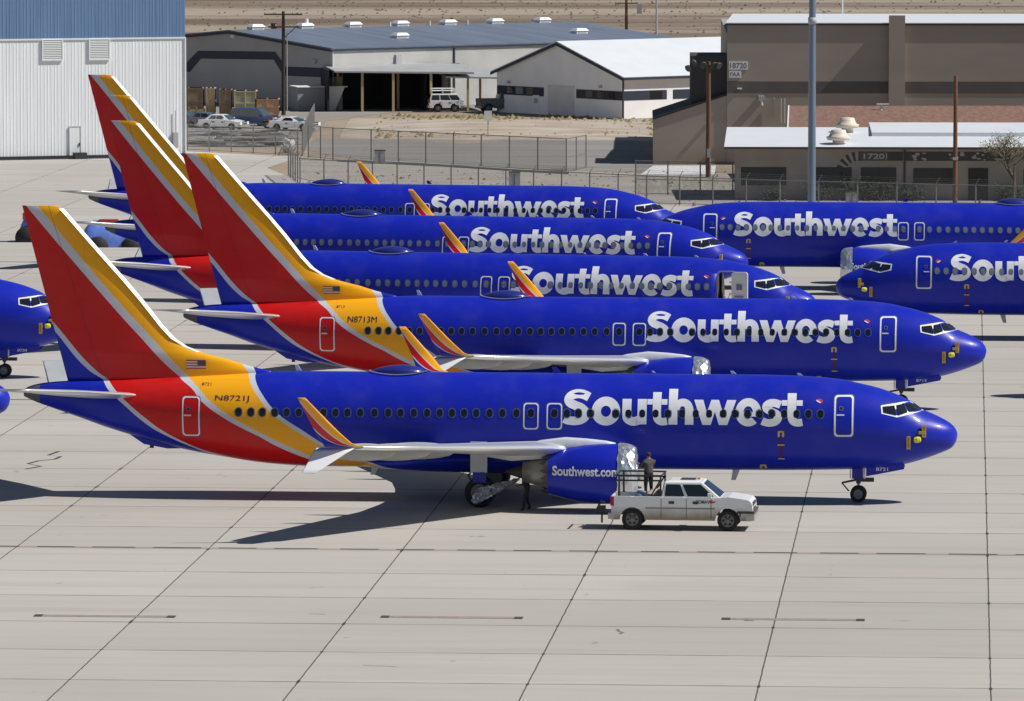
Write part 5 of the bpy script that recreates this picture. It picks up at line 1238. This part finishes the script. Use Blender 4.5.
fp = empty('floodlight_pole', (16.0, 510.2, 0), 0, 'reddish wooden pole carrying floodlights before the brown annex', 'floodlight pole')
mb = MB(); mb.tube((0, 0, -.1), (0, 0, 9.4), .23, .17, M_WOODR, 12); part('pole', mb, fp)
mb = MB(); mb.box(-1.5, .6, -.3, -.1, 9.0, 9.15, M_DARK); mb.tube((-1.25, -.2, 9.1), (-1.25, -.2, 9.8), .05, .05, M_DARK); part('crossarm', mb, fp)
for x, z, a in ((-1.5, 9.0, -.7), (-1.15, 9.45, -.4), (-.45, 9.3, .1), (.35, 9.25, .5), (.65, 9.2, .8)):
    mb = MB(); mb.lathe([(0, .12), (.12, .22), (.34, .30), (.36, .27)], (x, -.35, z), (a, -.8, -.5), mat('floodlight_housing', (.07, .075, .08), .5), 14, True, True); part('floodlight', mb, fp)
mb = MB(); mb.box(-.12, .2, -.35, -.2, 1.6, 2.3, M_LOU); mb.tube((.15, -.25, .2), (.15, -.25, 2.0), .04, .04, M_LOU); part('switch_box', mb, fp)
root = empty('wooden_pole', (33.4, 471.7, 0), 0, 'plain reddish-brown wooden pole before the office at right', 'pole'); mb = MB(); mb.tube((0, 0, -.1), (0, 0, 9.75), .19, .14, M_WOODR, 12); mb.box(-.2, .2, -.25, -.15, 3.4, 3.6, M_LOU); part('pole', mb, root)
root = empty('light_mast', (22.0, 459.3, 0), 0, 'thick blue-grey steel light mast rising out of the top of the photo', 'light mast')
M_MAST = mat('mast_paint', (.17, .23, .31), .35, metal=.3, noise=.08, nscale=1.5, stretch=(1, 1, .2))
mb = MB(); mb.tube((0, 0, .3), (0, 0, 24), .30, .22, M_MAST, 24); part('pole', mb, root); mb = MB(); mb.lathe([(0, .55), (.3, .55), (.32, .38), (.5, .32)], (0, 0, 0), (0, 0, 1), M_LOU, 20, False, True); part('base', mb, root)
mb = MB(); mb.lathe([(0, .27), (.0, .31), (.5, .31), (.5, .27)], (0, 0, 14.0), (0, 0, 1), M_LOU, 16); mb.lathe([(0, 1.2), (.12, 1.2)], (0, 0, 24), (0, 0, 1), M_LOU, 20, True, True)
for k in range(6): t = PI*k/3; mb.lathe([(0, .2), (.35, .3)], (1.2*math.cos(t), 1.2*math.sin(t), 23.8), (math.cos(t), math.sin(t), -.6), M_LOU, 10, True, True)
part('lamp_ring', mb, root)
root = empty('signpost', (-2.2, 575.5, 0), 0, 'small white sign on a thin post standing by the dirt mound', 'sign'); mb = MB(); mb.tube((0, 0, 0), (0, 0, 2.4), .05, .05, M_POST); part('post', mb, root); mb = MB(); mb.box(-.35, .35, -.08, -.04, 1.6, 2.5, M_VENT); part('sign_panel', mb, root)

# ------------------------------------------------------------------ fences
M_CH = chain_mat(.13); M_FP = mat('galvanised_post', (.20, .20, .20), .5, metal=.2)
def fence(pts, h, step, label, barb=False, mid=False, dens=None, pr=.055):
    x0, y0 = pts[0]; root = empty('chain_link_fence', (x0, y0, 0), 0, label, 'fence')
    for i in range(len(pts)-1):
        ax, ay = pts[i][0]-x0, pts[i][1]-y0; bx, by = pts[i+1][0]-x0, pts[i+1][1]-y0; L = math.hypot(bx-ax, by-ay); a = math.atan2(by-ay, bx-ax); n = max(1, round(L/step))
        mb = MB(); mb.add([(0, 0, .05), (L, 0, .05), (L, 0, h), (0, 0, h)], [(0, 1, 2, 3)], M_CH); o = link('mesh_panel', mb.mesh('mesh_panel', False), root, (ax, ay, 0), (0, 0, a))
        mb = MB(); mb.tube((ax, ay, h), (bx, by, h), .035, .035, M_FP, 6)
        if mid: mb.tube((ax, ay, h*.45), (bx, by, h*.45), .03, .03, M_FP, 6)
        mb.tube((ax, ay, .08), (bx, by, .08), .025, .025, M_FP, 6)
        if barb:
            for q in (.14, .28, .42): mb.tube((ax+q*.5, ay-q*.6, h+q), (bx+q*.5, by-q*.6, h+q), .010, .010, M_FP, 4)
        link('rail', mb.mesh('rail'), root)
        for k in range(n+1 if i == len(pts)-2 else n):
            def pm():
                mb = MB(); mb.tube((0, 0, 0), (0, 0, h+.05), pr, pr, M_FP, 8)
                if barb: mb.tube((0, 0, h+.05), (.24, -.28, h+.48), .025, .02, M_FP, 6)
                return mb.mesh('post')
            link('post', cached(('fp', h, barb, pr), pm), root, (ax+(bx-ax)*k/n, ay+(by-ay)*k/n, 0))
    return root
fence([(-45, 562), (-28.7, 553.7), (-18.6, 543.6)], 2.25, 2.6, 'chain-link fence before the scrap rows beside the hangar', True)
fence([(-18.2, 543.6), (-18.4, 560), (-18.7, 592)], 2.4, 2.4, 'dense end-on chain-link fence by the white coupe', False)
fence([(-17.6, 541), (-15.35, 536.7), (-12.0, 533.5), (4.5, 517.7)], 2.75, 3.1, 'upper chain-link fence with mid rail sloping across the asphalt', False, False, pr=.06)
fence([(4.5, 517.7), (6.2, 524.0)], 2.75, 3.0, 'short gate panel of chain-link at the end of the upper fence', False, True)
fence([(-18.3, 512.5), (-16.9, 499), (-9, 490.5), (10.2, 473.6), (20, 467.4), (37, 459.8), (60, 455.8)], 2.1, 3.0, 'lower chain-link fence with barbed top running along the apron edge', True)
fence([(9.6, 486), (22, 481)], 2.6, 2.9, 'taller chain-link stretch in front of the brown annex', False, True)
def cab_box(): mb = MB(); mb.box(-.45, .45, -.3, .3, 0, 1.1, M_LOU); mb.box(-.48, .48, -.33, .33, 1.1, 1.16, M_DARK); mb.box(-.02, .02, -.32, -.30, .1, 1.0, M_DARK); return mb.mesh('cabinet')
for x, y, z, lab in ((.2, 497, 0, 'grey utility box by the lower fence in the middle'), (-11.2, 531, 0, 'grey utility box on the kerb behind the upper fence end'), (25.5, 469.5, 0, 'grey electrical cabinet against the office shrubs')):
    o = link('utility_box', cached('cabb', cab_box), None, (x, y, z)); tag(o, lab, 'utility box', 'grey utility boxes')
mb = MB()
for i in range(24):
    u0, u1 = i/24, (i+1)/24; P = lambda u: (-14.9+19.6*u, 534.2-18.6*u+1.2*math.sin(u*5))
    (a, b), (c, d) = P(u0), P(u1); mb.hexa([(a, b, 0), (c, d, 0), (c+.1, d+.45, 0), (a+.1, b+.45, 0)], [(a, b, .18), (c, d, .18), (c+.1, d+.45, .18), (a+.1, b+.45, .18)], mat('kerb_concrete', (.50, .48, .44), .9))
tag(link('kerb', mb.mesh('kerb')), kind='structure')

# ------------------------------------------------------------------ yard: cars, crates, scrap
L_ = 4.7
def paint(n, c): return mat(n, c, .3, coat=.4)
def sedan(key, p, L=4.6, zr=1.42, W=1.8): return dict(key=key, L=L, W=W, zb=.28, wr=.33, wx=(.95, L-.95), paint=p, light=.68, upper=[(0, .92), (.9, .98), (3.1, .98), (3.6, .93), (L-.2, .75), (L, .6), (L, .45)], cab=(.7, 3.35, 1.35, 2.55, zr, .62, .95), win=[(.14, .46, .14, .86), (.5, .88, .14, .86)], seams=(1.9, 2.95), handles=(1.7, 2.7))
def suv(key, p, L=4.7, W=1.9, zr=1.85): return dict(key=key, L=L, W=W, zb=.42, wr=.38, wx=(.9, L-.9), paint=p, light=.95, upper=[(0, 1.15), (3.2, 1.15), (L-.3, 1.08), (L, .95), (L, .6)], cab=(.02, 3.55, .2, 2.9, zr, .78, 1.13), win=[(.06, .3, .12, .86), (.34, .62, .12, .86), (.65, .93, .12, .86)], seams=(1.3, 2.3, 3.2), handles=(1.1, 2.1))
W_ = paint('car_white', (.72, .73, .74)); K_ = paint('car_charcoal', (.05, .06, .075)); S_ = paint('car_silver', (.30, .33, .37)); B_ = paint('car_navy', (.03, .06, .16)); G_ = paint('car_slate', (.08, .11, .14))
g = 'cars parked in the yard'
vehicle('sports_coupe', (-22.6, 591.5, 0), R(-28), 'white two-door coupe at the right end of the parked cars', 'car', dict(sedan('coupe', W_, 4.7, 1.26), cab=(.5, 3.3, 1.6, 2.35, 1.26, .6, .88), win=[(.30, .88, .14, .86)], seams=(2.9,), handles=(2.0,), upper=[(0, .90), (.9, .92), (3.1, .90), (3.6, .87), (L_-.2, .70), (L_, .6), (L_, .45)]), g)
vehicle('suv', (-26.6, 596, 0), R(-18), 'dark blue SUV between the white sedan and the white coupe', 'car', suv('bsuv', B_), g)
vehicle('sedan', (-29.4, 593, 0), R(-25), 'white sedan parked left of the dark blue SUV', 'car', sedan('wsed', W_), g)
vehicle('sedan', (-31.2, 597, 0), R(-20), 'slate grey sedan parked left of the white sedan', 'car', sedan('gsed', G_), g)
vehicle('sedan', (-33.4, 600, 0), R(-28), 'dark charcoal sedan at the left end of the parked cars by the hangar', 'car', sedan('ksed', K_), g)
vehicle('sedan', (-27.6, 600.5, 0), R(-10), 'silver sedan half hidden behind the white sedan and blue SUV', 'car', sedan('ssed', S_), g)
JP = vehicle('jeep', (-8.4, 629.6, 0), R(5), 'white boxy jeep with roof rack parked under the carport', 'jeep', suv('jeep', W_, 3.5, 1.7, 1.8))
mb = MB(); mb.box(.3, 2.6, -.6, .6, 2.1, 2.16, M_WW)
for x in (.3, 1.4, 2.6): 
    for y in (-.6, .6): mb.tube((x, y, 1.85), (x, y, 2.35), .03, .03, M_WW)
for y in (-.6, .6): mb.tube((.3, y, 2.35), (2.6, y, 2.35), .03, .03, M_WW)
link('roof_rack', mb.mesh('roof_rack'), JP)
T2 = dict(TRUCK); T2['key'] = 'gtruck'; T2['paint'] = G_
vehicle('pickup_truck', (-3.4, 628.6, 0), R(14), 'dark grey-blue pickup parked at the corner of the white gabled building', 'pickup truck', T2)
def crate_mesh(w, d, h, m, m2):
    mb = MB(); mb.box(0, w, 0, d, .1, h, m)
    for i in range(3): mb.box(-.03, w+.03, -.04, d+.04, .1+(h-.2)*i/2, .2+(h-.2)*i/2, m2)
    for x in (0, w/2-.05, w-.1): mb.box(x, x+.1, -.05, d+.05, 0, h+.02, m2)
    return mb.mesh('crate')
Wd = mat('old_timber', (.26, .18, .115), .9, noise=.25, nscale=1.5); Wt = mat('tan_board', (.58, .44, .26), .9, noise=.12, nscale=2); Wg = mat('green_grey_board', (.33, .34, .23), .9, noise=.15, nscale=2); Wo = mat('orange_brown_board', (.46, .28, .17), .9, noise=.15, nscale=2)
for (x, y, w, d, h, m, m2, lab) in ((-33.6, 622, 2.9, 2, 2.7, Wd, Wd, 'weathered brown timber crate nearest the hangar, before the grey gable'), (-30.4, 622, .9, 2, 2.7, Wt, Wt, 'narrow tan crate beside the brown timber crate'), (-29.0, 620.5, 1.2, 2, 2.6, Wd, Wd, 'dark brown crate in the middle of the crate row'),
        (-27.5, 620, 2.2, 2, 2.5, Wg, Wt, 'green and tan boarded crate left of the utility pole'), (-25.4, 620, 2.3, 2, 1.7, Wo, Wo, 'low orange-brown crate next to the utility pole'), (-31.9, 617, 1.6, 1.5, .9, Wt, Wd, 'low tan crate in front of the brown timber crate')):
    o = link('crate', crate_mesh(w, d, h, m, m2), None, (x, y, 0)); tag(o, lab, 'crate', 'wooden crates before the grey building')
SD = bld('shed', (-21.6, 631.5), R(14), 'small windowless shed coloured grey for shade, one side white for sunlight, right of the dark pole', 'shed')
mb = MB(); mb.box(0, 3.1, 0, 3.5, 0, 2.3, M_GWL); mb.prism([(3.1, 0), (3.9, 0), (4.9, 2.35), (3.1, 2.35)], .2, 2.5, M_WW) ; part('wall', mb, SD); mb = MB(); mb.box(-.1, 5.1, -.2, 3.6, 2.36, 2.45, M_WW); part('roof', mb, SD)  # white shed: grey walls and white side put shade and sun into colour
# scrap rows: racks of pale girders behind the left fence
rnd = random.Random(21)
mats_ = [mat('bleached_metal', (.34, .34, .35), .6, noise=.2), mat('scrap_dark', (.12, .12, .12), .7, noise=.3), mat('scrap_tan', (.30, .25, .19), .8, noise=.3), mat('scrap_white', (.52, .53, .54), .6, noise=.2)]
for k, (x, y, L, lab) in enumerate(((-31.5, 561, 12, 'nearest pile of scrap rails and beams behind the left fence'), (-32.5, 568, 12.5, 'second pile of scrap beams behind the left fence'), (-33.5, 575.5, 14, 'farthest pile of pale scrap beams, before the parked cars'))):
    mb = MB()
    for _ in range(46):
        a = rnd.uniform(0, L-3); l = rnd.uniform(1.5, 4.5); z = rnd.uniform(.02, .75); yy = rnd.uniform(-1.2, 1.2); t = rnd.uniform(-.12, .12)
        M = Matrix.Translation((a, yy, z)) @ Matrix.Rotation(t, 4, 'Z') @ Matrix.Rotation(rnd.uniform(-.05, .05), 4, 'Y'); mb.box(0, l, 0, rnd.uniform(.08, .35), 0, rnd.uniform(.05, .22), mats_[rnd.randrange(4)], M)
    o = link('scrap_pile', mb.mesh('scrap_pile'), None, (x, y, 0), (0, 0, R(-8))); tag(o, lab, 'scrap pile')
lump('covered_machine', (1.1, .9, 1.3), mats_[3], 5, (-19.6, 549.5, 0), 0, 'pale rounded wrapped machine by the left fence corner', 'machine', amp=.3)

# blue cowlings with black round openings standing on the apron behind the tails
def cowl_set(x, y, rz, label, segs, wid, accent, lift=0.):
    root = empty('engine_cowling', (x, y, 0), rz, label, 'engine cowling', 'engine cowlings on the apron')
    mbl = mat('cowling_blue', (.16, .28, .80), .3, coat=.4, noise=.15, nscale=2)
    mb = MB(); n = 14; rg = []
    for i in range(17):
        u = i/16; z = interp(segs, u); xx = wid*u
        rg.append([(xx, .9*math.cos(PI*k/n), max(.02, z*math.sin(PI*k/n)**.7)) for k in range(n+1)])
    mb.rings(rg, mbl, True, True, closed=False); part('shell', mb, root)
    for cx, r in accent:
        mb = MB(); mb.lathe([(-1.0, .02), (-1.0, r), (-.9, r*1.05), (.9, r*1.05), (1.0, r), (1.0, .02)], (cx, 0, lift), (0, 1, 0), M_BLACK, 26)
        for v in range(len(mb.v)): mb.v[v] = (mb.v[v][0], mb.v[v][1], max(0, mb.v[v][2]))
        part('round_opening', mb, root)
    return root
c1 = cowl_set(-29.0, 424.2, 0, 'blue cowling with two black round openings, behind the nearest tail fin', [(0, 1.2), (.12, 1.8), (.35, 1.75), (.46, 1.35), (.58, 1.4), (.72, 1.1), (.9, .5), (1, .2)], 5.0, [(.95, .70), (3.2, .66)])
mb = MB(); mb.box(1.0, 2.3, -.5, .3, 1.62, 1.86, mat('cowling_red', (.5, .05, .04), .5)); mb.box(1.3, 1.7, -.3, 0, 1.70, 1.82, M_VENT); mb.box(1.9, 2.2, -.6, -.3, 1.45, 1.6, M_VENT); part('strap', mb, c1)
c2 = cowl_set(-33.9, 429.5, 0, 'red, white and blue cowling with black round openings at the left edge', [(0, .4), (.08, 1.3), (.25, 1.9), (.5, 1.9), (.8, 1.5), (1, 1.0)], 2.9, [(.62, .75), (2.0, .55)], .3)
mb = MB(); mb.box(.35, 1.6, -.75, .4, 1.55, 1.98, mat('cowling_red', (.6, .05, .03), .5)); mb.box(.8, 1.7, -.98, -.7, 1.12, 1.5, M_VENT); mb.box(.5, .9, -.3, .2, 1.98, 2.3, M_DARK); mb.box(1.2, 1.5, -1.0, -.95, .7, 1.1, M_YELC); part('strap', mb, c2)

# ------------------------------------------------------------------ vegetation
M_LEAF = mat('sparse_leaf', (.15, .14, .075), .8, noise=.3, nscale=3); M_LEAF2 = mat('shrub_leaf', (.028, .042, .02), .8, noise=.4, nscale=3); M_BARK = mat('grey_bark', (.14, .11, .085), .9, noise=.2)
def tree(x, y, h, label, seed, leaves, lm, spread=1.):
    rnd = random.Random(seed); root = empty('tree', (x, y, 0), 0, label, 'tree'); mb = MB(); tips = []
    def br(p, d, L, r, k):
        q = p+d*L; mb.tube(p, q, r, r*.62, M_BARK, 7 if k < 2 else 4, False); 
        if k >= 5: tips.append(q); return
        if k > 1: tips.append((p+q)/2)
        for _ in range(3 if k < 4 else 2):
            nd = (d+Vector((rnd.uniform(-.8, .8)*spread, rnd.uniform(-.8, .8)*spread, rnd.uniform(-.15, .55)))).normalized(); br(q, nd, L*rnd.uniform(.6, .82), r*.6, k+1)
    br(Vector((0, 0, -.1)), Vector((.03, 0, 1)), h*.26, h*.024, 0); part('trunk', mb, root)
    mb = MB()
    for _ in range(leaves):
        c = rnd.choice(tips)+Vector((rnd.gauss(0, .18), rnd.gauss(0, .18), rnd.gauss(0, .16))); s = rnd.uniform(.03, .08); a = Vector((rnd.uniform(-1, 1), rnd.uniform(-1, 1), rnd.uniform(-1, 1))).normalized(); b = a.orthogonal()
        mb.add([c-a*s, c+b*s*.6, c+a*s, c-b*s*.6], [(0, 1, 2, 3)], lm)
    link('crown', mb.mesh('crown', False), root); return root
tree(37.9, 473.0, 7.2, 'thin half-bare tree with sparse leaves before the office at right', 3, 1500, M_LEAF, 1.7)
def shrub(x, y, w, h, label, seed):
    rnd = random.Random(seed); root = empty('shrub', (x, y, 0), 0, label, 'shrub', 'shrubs along the office wall'); mb = MB()
    for _ in range(7): mb.tube((rnd.uniform(-.1, .1), rnd.uniform(-.1, .1), -.05), (rnd.uniform(-w, w)*.7, rnd.uniform(-w, w)*.4, h*rnd.uniform(.6, .95)), .03, .01, M_BARK, 5, False)
    part('stem', mb, root); mb = MB(); cl = [(rnd.uniform(-w, w)*.8, rnd.uniform(-w, w)*.4, rnd.uniform(.25, .9)*h, rnd.uniform(.25, .5)) for _ in range(14)]
    for _ in range(800):
        a0, b0, c0, r0_ = rnd.choice(cl); c = Vector((a0+rnd.gauss(0, r0_*.6), b0+rnd.gauss(0, r0_*.5), max(.05, c0+rnd.gauss(0, r0_*.5)))); s = rnd.uniform(.04, .09); a = Vector((rnd.uniform(-1, 1), rnd.uniform(-1, 1), rnd.uniform(-1, 1))).normalized(); b = a.orthogonal()
        mb.add([c-a*s, c+b*s*.6, c+a*s, c-b*s*.6], [(0, 1, 2, 3)], M_LEAF2)
    link('foliage', mb.mesh('foliage', False), root)
shrub(23.4, 477.2, .9, 1.2, 'dark green shrub against the office wall just right of the light mast', 1)
shrub(25.9, 477.0, 1.1, 1.9, 'largest dark green shrub, below the curved mural of the office', 2)
shrub(28.0, 477.2, 1.0, 1.3, 'round dark shrub below the 1720 sign', 3)
shrub(30.4, 477.1, .9, .9, 'small shrub left of the plain wooden pole', 4)
shrub(19.9, 477.3, .7, .7, 'low shrub left of the light mast under the office window', 5)
shrub(37.8, 476.9, 1.0, 1.2, 'shrub under the half-bare tree at right', 6)

# ------------------------------------------------------------------ light, sky, camera
w = bpy.data.worlds.new('World'); sc.world = w; w.use_nodes = True; nt = w.node_tree; bg = nt.nodes['Background']
sky = nt.nodes.new('ShaderNodeTexSky'); sky.sky_type = 'NISHITA'; sky.sun_disc = False
EL, AZ = R(48.4), R(-6.3)       # azimuth measured from +X, negative towards the camera
sky.sun_elevation = EL; sky.sun_rotation = R(90)-AZ; sky.altitude = 800; sky.air_density = 1.; sky.dust_density = .4; sky.ozone_density = 1.
nt.links.new(sky.outputs[0], bg.inputs['Color']); bg.inputs['Strength'].default_value = .05
sd = Vector((math.cos(EL)*math.cos(AZ), math.cos(EL)*math.sin(AZ), math.sin(EL)))
ld = bpy.data.lights.new('sun', 'SUN'); ld.energy = 5.0; ld.angle = R(.5); ld.color = (1., .955, .89)
lo = bpy.data.objects.new('sun', ld); COL.objects.link(lo); lo.rotation_euler = sd.to_track_quat('Z', 'Y').to_euler(); lo.location = sd*300
cd = bpy.data.cameras.new('camera'); cam = bpy.data.objects.new('camera', cd); COL.objects.link(cam)
cam.location = (0, 0, 28.03); cam.rotation_euler = (R(90)-math.atan(518.5/6265.), 0, 0)
cd.sensor_width = 36; cd.lens = 6265./1024*36; cd.clip_start = 1; cd.clip_end = 20000
sc.camera = cam
sc.view_settings.view_transform = 'Standard'; sc.view_settings.look = 'None'; sc.view_settings.exposure = 0.; sc.view_settings.gamma = 1.
